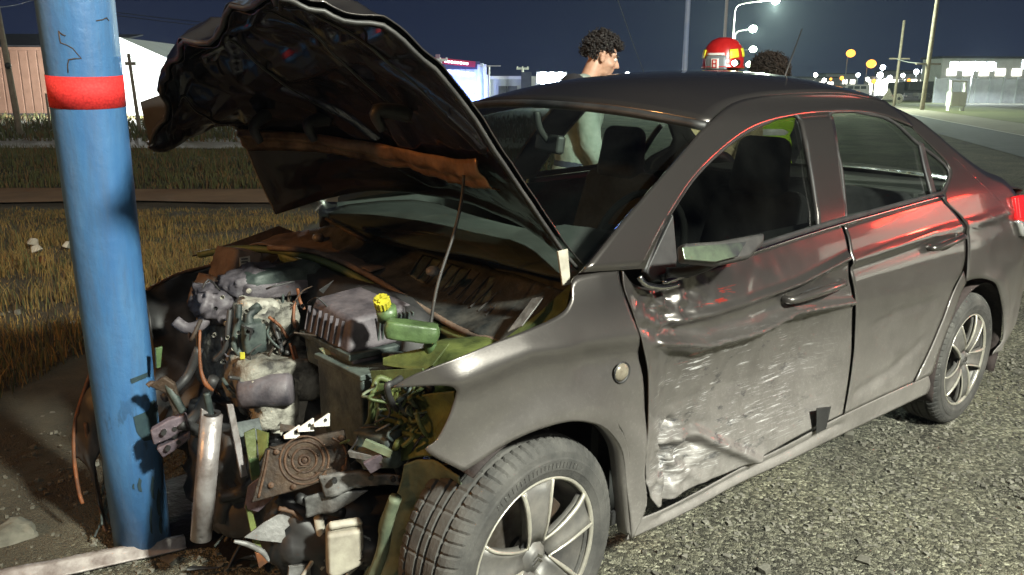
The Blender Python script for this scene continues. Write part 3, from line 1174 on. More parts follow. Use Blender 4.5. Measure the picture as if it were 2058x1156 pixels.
# pressed ribs that stand proud of the inner frame
mk('rib_edge', (.008, .008, .008), (.03, .03, .026), 9, .28, 0.2, .1, 30, coat=.4)
for (u0, v0, u1, v1) in [(.36, .10, .92, .20), (.34, .30, .80, .34), (.36, .56, .93, .62), (.34, .88, .92, .82)]:
    pts_ = []
    for k in range(12):
        t = k / 11
        u_, v_ = u0 + (u1 - u0) * t, v0 + (v1 - v0) * t + .012 * math.sin(7 * t + u0 * 20)
        i_, j_ = int(round(u_ * (NU - 1))), int(round(v_ * (NVH - 1)))
        pts_.append(HG2[i_, j_] + HN[i_, j_] * (.008 + .004 * math.sin(9 * t)))
    MB().tube(pts_, [.0015 + .0025 * math.sin(math.pi * k / 11) for k in range(12)], 6).build('hood_rib', 'rib_edge', hood, smooth=True)
# latch striker, rubber stops, stiffening wires
def hp(u, v, off):
    return HG2[iu(u), int(round(v * (NVH - 1)))] + HN[iu(u), int(round(v * (NVH - 1)))] * off


lt = [hp(.83, .50, .03), hp(.83, .60, .05), hp(.90, .64, .045), hp(.94, .55, .05), hp(.88, .50, .05), hp(.83, .52, .04)]
MB().tube(lt, .006, 6, smooth=False).build('hood_striker', 'greyplate', hood, smooth=True)
for (u, v) in ((.36, .30), (.34, .62), (.40, .78)):
    a, b_ = hp(u, v, .0), hp(u + .05, v, .055)
    MB().tube([a, b_, b_ + np.array([.02, 0, -.05])], [.024, .018, .012], 8).build('hood_bump_stop', 'black', hood, smooth=True)
yl = [PY(932, 292, -.42), PY(944, 310, -.42), PY(950, 326, -.42), PY(946, 343, -.42)]
MB().tube(yl, [.008, .012, .012, .007], 8).build('yellow_sleeve', 'yellow', hood, smooth=True)
edgeL = [HG2[i, 0] for i in range(0, NU, 4)]
MB().tube(edgeL, .005, 6, smooth=False).build('hood_edge', 'trim', hood, smooth=True)
edgeF = [HG2[-1, j] - HN[-1, j] * .01 for j in range(0, NVH, 3)]
MB().tube(edgeF, .007, 6, smooth=False).build('hood_edge', 'trim', hood, smooth=True)
edgeR = [HG2[i, -1] for i in range(0, NU, 4)]
MB().tube(edgeR, .006, 6, smooth=False).build('hood_edge', 'rim_dark', hood, smooth=True)
# folded front flap
sheet('hood_flap', [(282, 205, .70), (335, 186, .62), (336, 240, .64), (322, 292, .66), (300, 284, .70)], 'black', hood, .006, .002)
# hinge
sheet('hood_hinge', [(1120, 505, -.74), (1140, 500, -.74), (1146, 572, -.75), (1130, 575, -.75)], 'cream', hood, .006)
hose('hood_gas_cable', [(932, 352, -.45), (928, 400, -.45), (912, 470, -.46), (880, 570, -.47), (866, 650, -.48), (858, 730, -.50)], .0045, 'trim', car)

# ---- scuttle, wipers, bulkhead rail
def strip(name, rows, mat, nu=40, nv=6, th=.004, amp_=0.0, sc_=8, parent=car):
    Cg = np.array([[PY(*q) for q in row] for row in rows])
    A = np.stack([resample_param(Cg[i], nu) for i in range(len(rows))], 0)
    B = np.stack([resample_param(A[:, k], nv) for k in range(nu)], 1)
    if amp_:
        B = B + gnormal(B) * (amp_ * fbm(B.reshape(-1, 3), sc_, 4, 4.4).reshape(B.shape[:2]))[..., None]
    return MB().grid(B).build(name, mat, parent, smooth=True, solid=th)


strip('scuttle_panel', [[(596, 470, .66), (700, 455, .36), (860, 500, 0), (1010, 545, -.36), (1135, 585, -.68)],
                        [(545, 486, .64), (660, 492, .36), (800, 540, 0), (945, 610, -.36), (1085, 640, -.66)],
                        [(500, 497, .62), (600, 505, .36), (745, 560, 0), (885, 640, -.36), (1000, 690, -.60)]], 'scuttle', 50, 12, .004, .008, 12)
strip('scuttle_cover', [[(600, 462, .64), (690, 470, .40), (800, 505, .10)], [(545, 480, .62), (650, 490, .38), (790, 535, .05)], [(500, 492, .60), (600, 500, .36), (745, 548, .0)]], 'brown', 30, 12, .004, .010, 12)
strip('scuttle_grille', [[(850, 512, -.02), (960, 548, -.27), (1105, 590, -.57)], [(820, 552, -.07), (915, 610, -.30), (1025, 660, -.57)]],
      'plastic', 30, 8, .006, .006, 20)
for k in range(14):
    t = k / 13
    MB().tube([PY(850 + 250 * t, 512 + 78 * t, -.03 - .55 * t), PY(822 + 200 * t, 552 + 106 * t, -.08 - .50 * t)], .003, 5).build('grille_slat', 'trim', car)
MB().tube([PY(400, 512, .62), PY(480, 500, .5), PY(560, 505, .38), PY(640, 522, .2), PY(740, 570, 0), PY(850, 640, -.28), PY(930, 680, -.46), PY(992, 690, -.58)], .012, 8).build('bulkhead_seal', 'olive_dark', car, smooth=True)
MB().tube([PY(540, 498, .40), PY(640, 508, .2), PY(740, 553, 0), PY(850, 620, -.28), PY(930, 665, -.46), PY(995, 685, -.58)], .009, 8).build('scuttle_rail', 'brown', car, smooth=True)
strip('bulkhead_crossmember', [[(560, 508, .38), (740, 566, 0), (860, 650, -.28), (985, 690, -.58)], [(580, 570, .36), (745, 640, 0), (860, 740, -.28), (960, 760, -.58)]],
      'olive', 30, 6, .006, .01, 9)
for k, (a, m_, b_, yy) in enumerate((((655, 440), (720, 475), (803, 516), (.40, .25, .12)), ((730, 458), (860, 478), (1065, 548), (.22, -.02, -.42)))):
    wp = MB().tube([PY(*a, yy[0]), PY(*m_, yy[1]), PY(*b_, yy[2])], [.006, .009, .012], 8)
    wo = wp.build('wiper_arm', 'scorch' if k == 0 else 'brown', car, smooth=True)
MB().tube([PY(735, 462, .2), PY(860, 468, 0), PY(1000, 510, -.3)], .006, 6).build('wiper_blade', 'black', wo, smooth=True)
for q in ((870, 545, -.25), (640, 478, .4)):
    MB().sph(PY(*q), .022, 2, (1, 1, .7)).build('wiper_pivot', 'greyplate', car, smooth=True)
sheet('left_hinge_shelf', [(1005, 690, -.62), (1085, 630, -.66), (1150, 570, -.72), (1140, 620, -.74), (1060, 690, -.72)], 'olive_dark', car, .006)
sheet('left_hinge_plate', [(1020, 668, -.66), (1070, 600, -.66), (1095, 595, -.68), (1050, 655, -.70)], 'greyplate', car, .004)

# ================================================================== ENGINE BAY (parts of the car)
def lump(name, c, d, mat, rot=(0, 0, 0), amp_=.012, sc_=9, parent=car, sub=4, taper=1.0, sq=.75):
    """rounded, dented casting: a squared ball pushed about by noise"""
    bm = bmesh.new()
    bmesh.ops.create_icosphere(bm, subdivisions=sub, radius=1)
    R = Euler(rot).to_matrix()
    vs = []
    for v in bm.verts:
        q = v.co
        m_ = max(abs(q.x), abs(q.y), abs(q.z))
        q = q * (1 - sq) + (q / m_) * sq
        t = 1 + (taper - 1) * (q.z + 1) / 2
        w = Vector((q.x * d[0] / 2 * t, q.y * d[1] / 2 * t, q.z * d[2] / 2))
        nz = mnoise.fractal(w * sc_ + Vector(c) * 7, 1.0, 2.0, 4)
        w = w + w.normalized() * nz * amp_
        vs.append(Vector(c) + R @ w)
    fs = [tuple(v.index for v in f.verts) for f in bm.faces]
    bm.free()
    return MB().add(vs, fs).build(name, mat, parent, smooth=True)


def bolts(parent, pts, r=.008, mat='cast', ax=(-.5, -.85, .1)):
    for p in pts:
        MB().lathe([(.0005, -.006), (r * .8, -.006), (r, -.003), (r, .004)], p, Vector(ax) * -1, 8).build('bolt', mat, parent)


# engine
eng = lump('engine_block', (-.25, .25, .60), (.20, .34, .42), 'alu', (0, .06, -.08), .02, 8)
lump('cylinder_head', (-.27, .22, .73), (.12, .26, .18), 'cast', (0, .1, -.1), .014, 10, eng)
lump('exhaust_shield', (-.34, .30, .62), (.08, .20, .22), 'alu', (0, .1, .1), .02, 12, eng)
lump('valve_cover', (-.17, .26, .825), (.30, .20, .05), 'plastic_mauve', (0, .06, .12), .010, 14, eng, sq=.85)
lump('intake_pipe', (-.13, .22, .86), (.34, .09, .06), 'plastic', (0, -.04, .2), .008, 14, eng, sq=.7)
bolts(eng, [PY(487, 640, .10), PY(516, 625, .09), PY(470, 700, .09), PY(524, 690, .08), PY(455, 650, .12), PY(500, 585, .10)])
MB().tube([PY(480, 612, .10), PY(478, 650, .09), PY(470, 690, .09), PY(485, 716, .08)], .010, 8).build('coolant_pipe', 'plastic', eng, smooth=True)
MB().tube([PY(462, 622, .11), PY(458, 660, .10), PY(452, 700, .10), PY(430, 725, .12)], .008, 8).build('coolant_pipe', 'black', eng, smooth=True)
MB().tube([PY(520, 615, .09), PY(500, 635, .08), PY(505, 660, .07), PY(520, 690, .07), PY(512, 720, .06)], .014, 8).build('water_hose', 'plastic', eng, smooth=True)
lump('oil_filter_housing', PY(505, 675, .09), (.07, .08, .10), 'plastic', (0, 0, 0), .004, 10, eng)
lump('gearbox_housing', (-.27, .07, .60), (.26, .24, .14), 'alu', (0, .05, -.15), .022, 12, eng)
lump('gearbox_flange', (-.30, .00, .545), (.12, .14, .15), 'cast', (.1, .1, -.1), .012, 14, eng)
# starter and its casting
MB().lathe([(.001, -.09), (.040, -.088), (.047, -.075), (.047, .05), (.040, .06), (.001, .062)], PY(545, 785, -.05), (.75, -.6, .1), 28).build('starter_motor', 'plastic_mauve', eng, smooth=True)
ct = MB()
cq = [(500, 765, -.03), (560, 745, -.03), (605, 765, -.03), (616, 800, -.03), (612, 845, -.03), (585, 868, -.03), (568, 862, -.03), (560, 878, -.03), (545, 872, -.03), (542, 848, -.03), (520, 835, -.03), (512, 800, -.03)]
ct.prism([PY(*q) for q in cq], .035)
cast = ct.build('clutch_casting', 'cast', eng, bevel=.008, seg=3)
MB().tube([PY(582, 855, -.052), PY(580, 815, -.052), PY(590, 803, -.052), PY(600, 815, -.052), PY(602, 850, -.052)], .006, 6).build('casting_rib', 'cast', cast, smooth=True)
MB().tube([PY(525, 815, -.052), PY(545, 805, -.052), PY(552, 825, -.052), PY(535, 838, -.052), PY(525, 815, -.052)], .006, 6).build('casting_rib', 'cast', cast, smooth=True)
bolts(cast, [PY(562, 782, -.055), PY(598, 790, -.055), PY(530, 822, -.055), PY(560, 850, -.055)], .009, 'alu')
lump('gearbox_snout', PY(595, 768, .0), (.08, .08, .07), 'greyplate', (0, 0, 0), .006, 20, eng)
sheet('yellow_clip', [(482, 708, .03), (492, 708, .03), (492, 722, .03), (482, 722, .03)], 'yellow', eng, .006)
# cables and loom behind
for k in range(16):
    x0 = random.uniform(545, 600)
    y0 = random.uniform(545, 600)
    pts = [(x0, y0, .2)]
    for j in range(4):
        pts.append((x0 + random.uniform(-25, 25) - 2 * j, y0 + 35 * (j + 1), .18 - .05 * j + random.uniform(-.03, .03)))
    hose('engine_cable', pts, random.choice([.004, .005, .007]), random.choice(['black', 'black', 'trim', 'plastic', 'scorch']), car, 6)
for pts in ([(598, 580, .1), (603, 605, .1), (612, 622, .08)], [(592, 606, .1), (590, 640, .08), (594, 660, .07)], [(583, 690, .0), (592, 720, -.02), (597, 738, -.02)],
            [(590, 695, .0), (598, 725, -.02)], [(540, 637, .06), (562, 655, .05), (578, 680, .04)]):
    hose('orange_wire', pts, .005, 'orange', car, 6)
MB().tube([PY(402, 664, .0), PY(401, 700, -.02), PY(404, 745, -.03), (PY(414, 772, -.04)), PY(428, 785, -.04)], [.004, .004, .005, .007, .004], 8).build('orange_pipe', 'orange', car, smooth=True)
# firewall-side dark mass
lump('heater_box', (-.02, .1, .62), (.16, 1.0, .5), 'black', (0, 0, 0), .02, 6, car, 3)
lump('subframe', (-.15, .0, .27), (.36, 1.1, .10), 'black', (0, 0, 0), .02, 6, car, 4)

# air filter box with ribbed side
ab = MB()
x0, x1, y0, y1 = -.235, -.02, -.33, -.07
top = [(x0 + .02, y0 + .02, .845), (x1, y0 + .02, .862), (x1, y1, .872), (x0 + .03, y1 - .02, .86)]
bot = [(x0, y0, .755), (x1 + .02, y0, .765), (x1 + .02, y1, .765), (x0, y1, .755)]
ab.add(bot + top, [(3, 2, 1, 0), (4, 5, 6, 7), (0, 1, 5, 4), (1, 2, 6, 5), (2, 3, 7, 6), (3, 0, 4, 7)])
airbox = ab.build('air_filter_box', 'plastic_mauve', car, bevel=.014, seg=3)
MB().box(((x0 + x1) / 2 + .01, (y0 + y1) / 2, .752), (.245, .285, .018)).build('airbox_rim', 'plastic', airbox, bevel=.004)
MB().box(((x0 + x1) / 2 + .01, (y0 + y1) / 2, .705), (.215, .255, .08), (0, 0, 0), 1.06).build('airbox_base', 'plastic', airbox, bevel=.008)
for k in range(9):
    xx = x0 + .095 + k * .013
    MB().box((xx, y0 + .006, .805), (.005, .014, .085), (.2, 0, 0)).build('airbox_rib', 'plastic', airbox, bevel=.001)
for k in range(7):
    MB().box((x0 + .008, y0 + .05 + k * .032, .802), (.010, .004, .07), (0, .2, 0)).build('airbox_rib', 'plastic_mauve', airbox, bevel=.001)
# battery
bt = MB().box((-.155, -.30, .615), (.185, .215, .20), (0, 0, .04), 1.04)
bat = bt.build('battery', 'plastic', car, bevel=.008, seg=3)
MB().box((-.155, -.30, .722), (.205, .235, .016), (0, 0, .04)).build('battery_rim', 'plastic', bat, bevel=.004)
MB().box((-.165, -.27, .738), (.13, .13, .018), (0, 0, .04)).build('battery_lid', 'plastic_mauve', bat, bevel=.005)
sheet('battery_label', [(640, 700, -.19), (700, 690, -.25), (712, 700, -.27), (655, 716, -.22)], 'liner_green', bat, .003)
MB().box((-.06, -.40, .735), (.03, .20, .03), (0, .05, .9)).build('battery_clamp', 'plastic', bat, bevel=.005)
MB().lathe([(.001, .0), (.014, 0), (.014, .02), (.001, .022)], (-.13, -.385, .73), (0, 0, 1), 14).build('battery_post', 'cast', bat, smooth=True)
MB().box((-.155, -.30, .535), (.17, .2, .07), (0, 0, .04), 1.05).build('battery_tray', 'plastic', bat, bevel=.008)
# coolant bottle with yellow cap
tk = MB()
a, b_ = PY(785, 640, -.46), PY(865, 672, -.56)
tank_o = lump('coolant_bottle', tuple((a + b_) / 2 + np.array([.0, -.01, -.01])), (.065, .14, .05), 'tank', (.12, .05, .95), .006, 10, car, 4, sq=.68)
capc = PY(768, 608, -.45)
MB().lathe([(.001, -.002), (.026, -.002), (.026, .03), (.001, .03)], capc + np.array([.022, .01, -.045]), (-.3, -.2, .93), 20).build('bottle_neck', 'tank', tank_o, smooth=True)
cp = MB()
vs, fs = [], []
nK = 28
for k in range(nK):
    t = 2 * math.pi * k / nK
    r = .020 + (.0018 if k % 2 else -.001)
    vs += [(r * math.cos(t), r * math.sin(t), 0), (r * math.cos(t), r * math.sin(t), .024)]
fs = [((2 * k), (2 * k + 2) % (2 * nK), (2 * k + 3) % (2 * nK), 2 * k + 1) for k in range(nK)] + [tuple(range(1, 2 * nK, 2)), tuple(range(0, 2 * nK, 2))[::-1]]
Rm = Vector((-.42, -.38, .82)).to_track_quat('Z', 'Y').to_matrix()
cp.add([Vector(capc) + Rm @ (Vector(v) - Vector((0, 0, .012))) for v in vs], fs)
capo = cp.build('filler_cap', 'yellow', tank_o, bevel=.001)
cp = MB()
for a_ in (0.4, 1.45):
    cp.add([Vector(capc) + Rm @ (Vector((math.cos(a_) * i - math.sin(a_) * j, math.sin(a_) * i + math.cos(a_) * j, h)))
            for h in (.010, .018) for i, j in ((-.014, -.003), (.014, -.003), (.014, .003), (-.014, .003))],
           [(3, 2, 1, 0), (4, 5, 6, 7), (0, 1, 5, 4), (1, 2, 6, 5), (2, 3, 7, 6), (3, 0, 4, 7)])
cp.build('cap_grip', 'yellow', tank_o)
MB().lathe([(.001, -.03), (.016, -.03), (.016, .03), (.001, .03)], PY(865, 690, -.54), (0, 0, 1), 14).build('bottle_outlet', 'tank', tank_o, smooth=True)
# shelf, fuse box, inner wing, strut tower
sheet('wing_shelf', [(770, 720, -.45), (830, 705, -.50), (905, 690, -.58), (870, 735, -.60), (850, 748, -.56), (770, 735, -.47)], 'olive', car, .006)
sheet('inner_wing', [(745, 745, -.44), (850, 740, -.58), (870, 790, -.64), (860, 880, -.64), (800, 880, -.54), (755, 800, -.46)], 'olive_dark', car, .006)
fb = MB().box(tuple(PY(800, 805, -.50)), (.09, .10, .12), (0, 0, .5))
fbo = fb.build('fuse_box', 'olive_dark', car, bevel=.008)
for i in range(5):
    for j in range(4):
        q = PY(788 + 10 * j, 780 + 12 * i, -.575)
        MB().box(tuple(q), (.006, .004, .008), (0, 0, .3)).build('fuse', 'olive', fbo)
strip('inner_fender', [[(820, 795, -.60), (870, 790, -.68), (918, 785, -.76)], [(820, 860, -.58), (860, 860, -.66), (905, 850, -.75)], [(790, 930, -.56), (840, 920, -.64), (880, 912, -.74)]],
      'olive', 24, 20, .004, .02, 10)
lump('strut_tower', (.02, -.56, .70), (.26, .22, .22), 'olive', (0, 0, 0), .02, 8)
MB().tube([PY(855, 735, -.55), PY(840, 765, -.55), PY(795, 770, -.52), PY(760, 760, -.50), PY(748, 800, -.50), PY(745, 840, -.48), PY(735, 860, -.45)], .008, 8).build('loom_conduit', 'olive_dark', car, smooth=True)
for k in range(22):
    x_, y_ = random.uniform(750, 860), random.uniform(760, 860)
    d_ = -.50 - .1 * (x_ - 750) / 110 - .03
    pts = [(x_, y_, d_)]
    for j in range(4):
        pts.append((x_ + random.uniform(-30, 30), y_ + (j + 1) * random.uniform(8, 24), d_ + random.uniform(-.04, .03)))
    hose('loom_wire', pts, random.choice([.003, .004, .006, .009]), random.choice(['olive', 'olive_dark', 'black', 'plastic', 'liner_green']), car, 6)
lump('headlamp_remains', PY(770, 890, -.52), (.12, .12, .09), 'plastic', (0, 0, .4), .02, 18)
sheet('headlamp_bracket', [(735, 882, -.55), (790, 905, -.60), (785, 920, -.60), (728, 895, -.54)], 'liner_green', car, .012)
sheet('headlamp_bracket', [(700, 905, -.50), (775, 918, -.58), (770, 930, -.58), (705, 918, -.50)], 'greyplate', car, .012)
sheet('grey_bracket', [(730, 930, -.55), (765, 912, -.58), (780, 930, -.58), (745, 950, -.55)], 'mauve', car, .01)

# round-patterned fan plate that hangs off the front
FP0 = Vector(PY(618, 925, -.38))
nax = Vector((-.50, -.82, .28)).normalized()


def on_fan(px, py, off=0.0):
    d_ = Vector(rayc(px, py))
    o_ = Vector(CAM)
    t_ = (FP0 + nax * off - o_).dot(nax) / d_.dot(nax)
    return o_ + d_ * t_


fan = MB().prism([on_fan(*q) for q in ((533, 902), (600, 884), (692, 862), (700, 905), (706, 945), (660, 962), (612, 980), (505, 1010), (524, 950))], .02).build('fan_plate', 'scorch', car, bevel=.004)
uax = (on_fan(690, 862) - on_fan(535, 902)).normalized()
cc = on_fan(612, 925, .011)
for r_, w_ in ((.012, .004), (.030, .0032), (.048, .0035), (.060, .003)):
    MB().lathe([(r_ + w_ * math.cos(t), w_ * math.sin(t)) for t in np.linspace(0, 2 * math.pi, 7)[:-1]], cc, nax, 40, True).build('fan_ring', 'rust', fan, smooth=True)
MB().tube([on_fan(*q, .011) for q in ((668, 880), (690, 895), (697, 920), (690, 945), (672, 958))], .003, 6).build('fan_ring', 'rust', fan, smooth=True)
MB().tube([on_fan(*q, .011) for q in ((540, 905), (535, 935), (528, 965), (520, 1000))], .0035, 6).build('fan_ring', 'rust', fan, smooth=True)
for q in ((556, 908), (545, 975), (686, 880), (692, 940), (655, 958), (590, 978), (612, 925)):
    MB().lathe([(.001, .006), (.007, .006), (.008, -.004)], on_fan(*q, .010), nax, 10).build('rivet', 'rust', fan, smooth=True)
for k in range(9):
    a_ = on_fan(random.uniform(545, 685), random.uniform(895, 955), .010)
    b2 = a_ + uax * random.uniform(-.05, .05) + nax.cross(uax) * random.uniform(-.02, .02)
    MB().tube([a_, (a_ + b2) / 2 + nax * .004, b2], .0025, 5).build('fan_rib', 'scorch', fan, smooth=True)
for q in ((592, 862, -.36), (620, 848, -.38), (652, 838, -.40)):
    sheet('white_clip', [(q[0] - 22, q[1] + 14, q[2]), (q[0] + 10, q[1] - 8, q[2]), (q[0] + 10, q[1] + 18, q[2]), (q[0] - 22, q[1] + 20, q[2])], 'whiteplastic', fan, .008)
    MB().lathe([(.0005, -.003), (.004, -.003), (.004, .003)], Vector(PY(q[0] + 2, q[1] + 6, q[2] - .006)), (0, 1, 0), 8).build('clip_hole', 'black', fan)
# metal front pieces
sheet('slam_panel', [(500, 975, -.24), (540, 945, -.28), (552, 1000, -.29), (520, 1028, -.27), (492, 1020, -.24)], 'mauve', car, .02, .004)
strip('crossmember_stub', [[(640, 960, -.42), (700, 950, -.46), (760, 950, -.50), (820, 955, -.54)], [(655, 1000, -.42), (705, 985, -.46), (760, 975, -.50), (815, 972, -.54)]],
      'greyplate', 24, 6, .012, .012, 20)
for q in ((672, 965, -.455), (745, 958, -.51), (790, 962, -.535), (805, 962, -.545)):
    MB().lathe([(.0005, -.008), (.007, -.008), (.007, .004)], Vector(PY(*q)), (.4, .9, 0), 10).build('bolt_hole', 'black', car)
strip('bumper_bracket', [[(612, 1000, -.38), (660, 990, -.42), (740, 985, -.46)], [(615, 1040, -.37), (665, 1030, -.42), (700, 1010, -.44)]], 'greyplate', 16, 6, .006, .01, 16)
sheet('bent_plate', [(490, 1080, -.28), (530, 1050, -.28), (578, 1022, -.30), (594, 1045, -.31), (572, 1065, -.31), (576, 1092, -.31), (520, 1086, -.29)], 'greyplate', car, .006)
MB().tube([PY(470, 1088, -.27), PY(500, 1095, -.28), PY(528, 1110, -.29), PY(540, 1128, -.29)], [.004, .008, .008, .004], 8).build('torn_stay', 'greyplate', car, smooth=True)
sheet('orange_scrap', [(512, 1110, -.29), (535, 1112, -.29), (540, 1128, -.29), (520, 1142, -.29), (516, 1125, -.29)], 'orange', car, .006)
MB().tube([PY(560, 1022, -.31), PY(590, 1030, -.32), PY(612, 1055, -.33), PY(618, 1085, -.33), PY(612, 1120, -.33), PY(640, 1150, -.35)], .007, 8).build('orange_pipe', 'rust', car, smooth=True)
MB().tube([PY(640, 1040, -.36), PY(648, 1090, -.36), PY(650, 1170, -.37)], .013, 10, smooth=False).build('white_strut', 'cream', car, smooth=True)
MB().tube([PY(600, 1170, -.36), PY(630, 1125, -.36), PY(645, 1095, -.37)], .006, 8).build('white_cable', 'cream', car, smooth=True)
MB().tube([PY(690, 1170, -.44), PY(705, 1148, -.45), PY(722, 1135, -.45)], .006, 8).build('white_cable', 'cream', car, smooth=True)
wb = MB().prism([PY(655, 1062, -.44), PY(728, 1052, -.48), PY(730, 1122, -.48), PY(668, 1154, -.45), PY(655, 1140, -.44)], .07)
wbo = wb.build('washer_bottle', 'cream', car, bevel=.012, seg=3)
sheet('bottle_top', [(658, 1050, -.45), (722, 1040, -.47), (730, 1056, -.49), (660, 1068, -.46)], 'cream', wbo, .03, .008)
sheet('small_plate', [(580, 1138, -.34), (622, 1132, -.35), (625, 1160, -.35), (578, 1165, -.34)], 'greyplate', car, .01)
# aluminium crash tube and slim strip
MB().tube([PY(426, 834, -.06), PY(404, 1083, -.06)], .0285, 20, smooth=False).build('crash_tube', 'tube_metal', car, smooth=True).data.shade_smooth()
MB().lathe([(.010, -.002), (.022, -.004), (.022, -.0005)], PY(427, 832, -.066), (0, 0, -1), 18).build('tube_mouth', 'black', car)
sheet('crash_tube_flange', [(404, 820, -.055), (418, 828, -.055), (398, 1075, -.055), (383, 1082, -.055)], 'tube_metal', car, .012, .003)
MB().tube([PY(415, 790, -.05), PY(420, 815, -.05), PY(424, 840, -.05)], .010, 8).build('tube_hook', 'plastic', car, smooth=True)
sheet('radiator_strip', [(455, 812, -.08), (468, 812, -.08), (497, 955, -.12), (484, 960, -.12)], 'tube_metal', car, .008)
sheet('radiator_strip', [(490, 870, -.12), (512, 860, -.13), (522, 965, -.16), (505, 965, -.16)], 'olive', car, .008)
sheet('radiator_strip', [(516, 862, -.13), (540, 870, -.15), (538, 900, -.18), (522, 930, -.17)], 'olive', car, .008)
sheet('radiator_tag', [(500, 922, -.165), (520, 920, -.165), (523, 955, -.17), (505, 958, -.17)], 'tank', car, .003)
sheet('side_tank', [(470, 850, -.04), (520, 840, -.06), (530, 880, -.08), (490, 900, -.08)], 'plastic', car, .02)
sheet('radiator_edge', [(492, 1015, -.25), (505, 1020, -.25), (530, 1120, -.27), (515, 1120, -.27)], 'olive', car, .006)
# bracket wrapped against the pole
sheet('crushed_bracket', [(302, 862, .14), (340, 840, .12), (374, 830, .10), (380, 856, .10), (340, 880, .12), (310, 892, .14)], 'mauve', car, .03, .006)
sheet('crushed_bracket', [(314, 898, .14), (345, 884, .12), (382, 862, .10), (384, 878, .10), (350, 904, .12), (328, 918, .13)], 'mauve', car, .03, .006)
for q in ((330, 866), (352, 858), (338, 898), (360, 884)):
    MB().lathe([(.0005, -.018), (.007, -.018), (.008, .0)], PY(q[0], q[1], .115), (.4, .9, 0), 10).build('bracket_hole', 'black', car)
sheet('crushed_bracket', [(300, 775, .14), (330, 755, .12), (352, 770, .10), (368, 820, .10), (350, 830, .10), (335, 790, .12)], 'scorch', car, .02, .005)
MB().tube([PY(335, 770, .12), PY(352, 800, .10), PY(368, 828, .09)], .012, 8).build('bent_stay', 'plastic', car, smooth=True)
sheet('green_scrap', [(312, 700, .2), (326, 696, .2), (322, 738, .2), (314, 740, .2)], 'tank', car, .01)
MB().tube([PY(318, 780, .14), PY(306, 770, .14), PY(296, 776, .14)], .008, 8).build('rusty_rod', 'rust', car, smooth=True)
# brown duct with sticker, curved hose
lump('air_duct', PY(470, 540, .42), (.10, .14, .14), 'brown', (0, .35, .2), .012, 8, car, 4)
lump('air_duct_neck', PY(418, 590, .44), (.07, .10, .12), 'brown', (0, .5, .2), .010, 8)
sheet('paper_sticker', [(481, 518, .335), (502, 514, .335), (504, 538, .335), (482, 540, .335)], 'cream', car, .002)
for k, yy_ in enumerate((520, 526, 532)):
    sheet('sticker_line', [(485, yy_, .332), (498, yy_ - 1, .332), (498, yy_ + 1, .332), (485, yy_ + 2, .332)], 'black', car, .001, 0)
MB().tube([PY(352, 645, .28), PY(375, 660, .26), (PY(400, 655, .24)), PY(415, 635, .24), PY(412, 612, .26)], .018, 10).build('turbo_hose', 'plastic_mauve', car, smooth=True)
lump('shredded_plastic', PY(430, 610, .27), (.12, .14, .10), 'plastic_mauve', (0, .3, 0), .03, 22)
lump('shredded_plastic', PY(505, 560, .24), (.20, .10, .06), 'plastic_mauve', (0, -.1, .3), .02, 24)
# far wing: dark crushed sheet behind the engine and torn bumper skin behind the pole
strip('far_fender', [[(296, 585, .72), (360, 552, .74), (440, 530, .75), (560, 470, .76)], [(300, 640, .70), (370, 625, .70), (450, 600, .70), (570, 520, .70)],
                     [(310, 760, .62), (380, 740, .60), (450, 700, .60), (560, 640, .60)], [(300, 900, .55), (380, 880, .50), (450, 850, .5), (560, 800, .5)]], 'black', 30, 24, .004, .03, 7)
MB().tube([PY(296, 583, .72), PY(360, 550, .74), PY(440, 528, .75), PY(500, 492, .76)], .006, 6).build('far_fender_edge', 'rust', car, smooth=True)
sheet('far_hinge_shelf', [(385, 515, .70), (470, 488, .72), (560, 455, .74), (600, 470, .70), (500, 500, .66)], 'scorch', car, .006)
strip('bumper_skin', [[(186, 742, .52), (170, 790, .52), (152, 850, .52), (150, 920, .50)], [(215, 770, .46), (190, 820, .46), (172, 880, .46), (176, 940, .46)],
                      [(230, 850, .44), (205, 900, .44), (190, 950, .44), (212, 1062, .42)]], 'black', 24, 14, .005, .012, 12)
MB().tube([PY(184, 745, .52), PY(168, 790, .52), PY(151, 850, .52), PY(149, 920, .50), PY(158, 985, .48), PY(166, 1012, .47)], .006, 6).build('bumper_edge', 'orange', car, smooth=True)
MB().tube([PY(172, 850, .47), PY(184, 920, .46), PY(196, 985, .45), PY(208, 1050, .43), PY(214, 1068, .42)], .007, 6).build('bumper_edge', 'rust', car, smooth=True)
for k in range(14):
    a_ = PY(random.uniform(200, 240), random.uniform(930, 1020), random.uniform(.42, .5))
    MB().tube([a_, a_ + np.array([random.uniform(-.02, .02), random.uniform(-.03, .03), -.05]), a_ + np.array([random.uniform(-.04, .04), random.uniform(-.05, .05), -.10])], .004, 5).build('bumper_shred', random.choice(['black', 'plastic', 'scorch']), car)
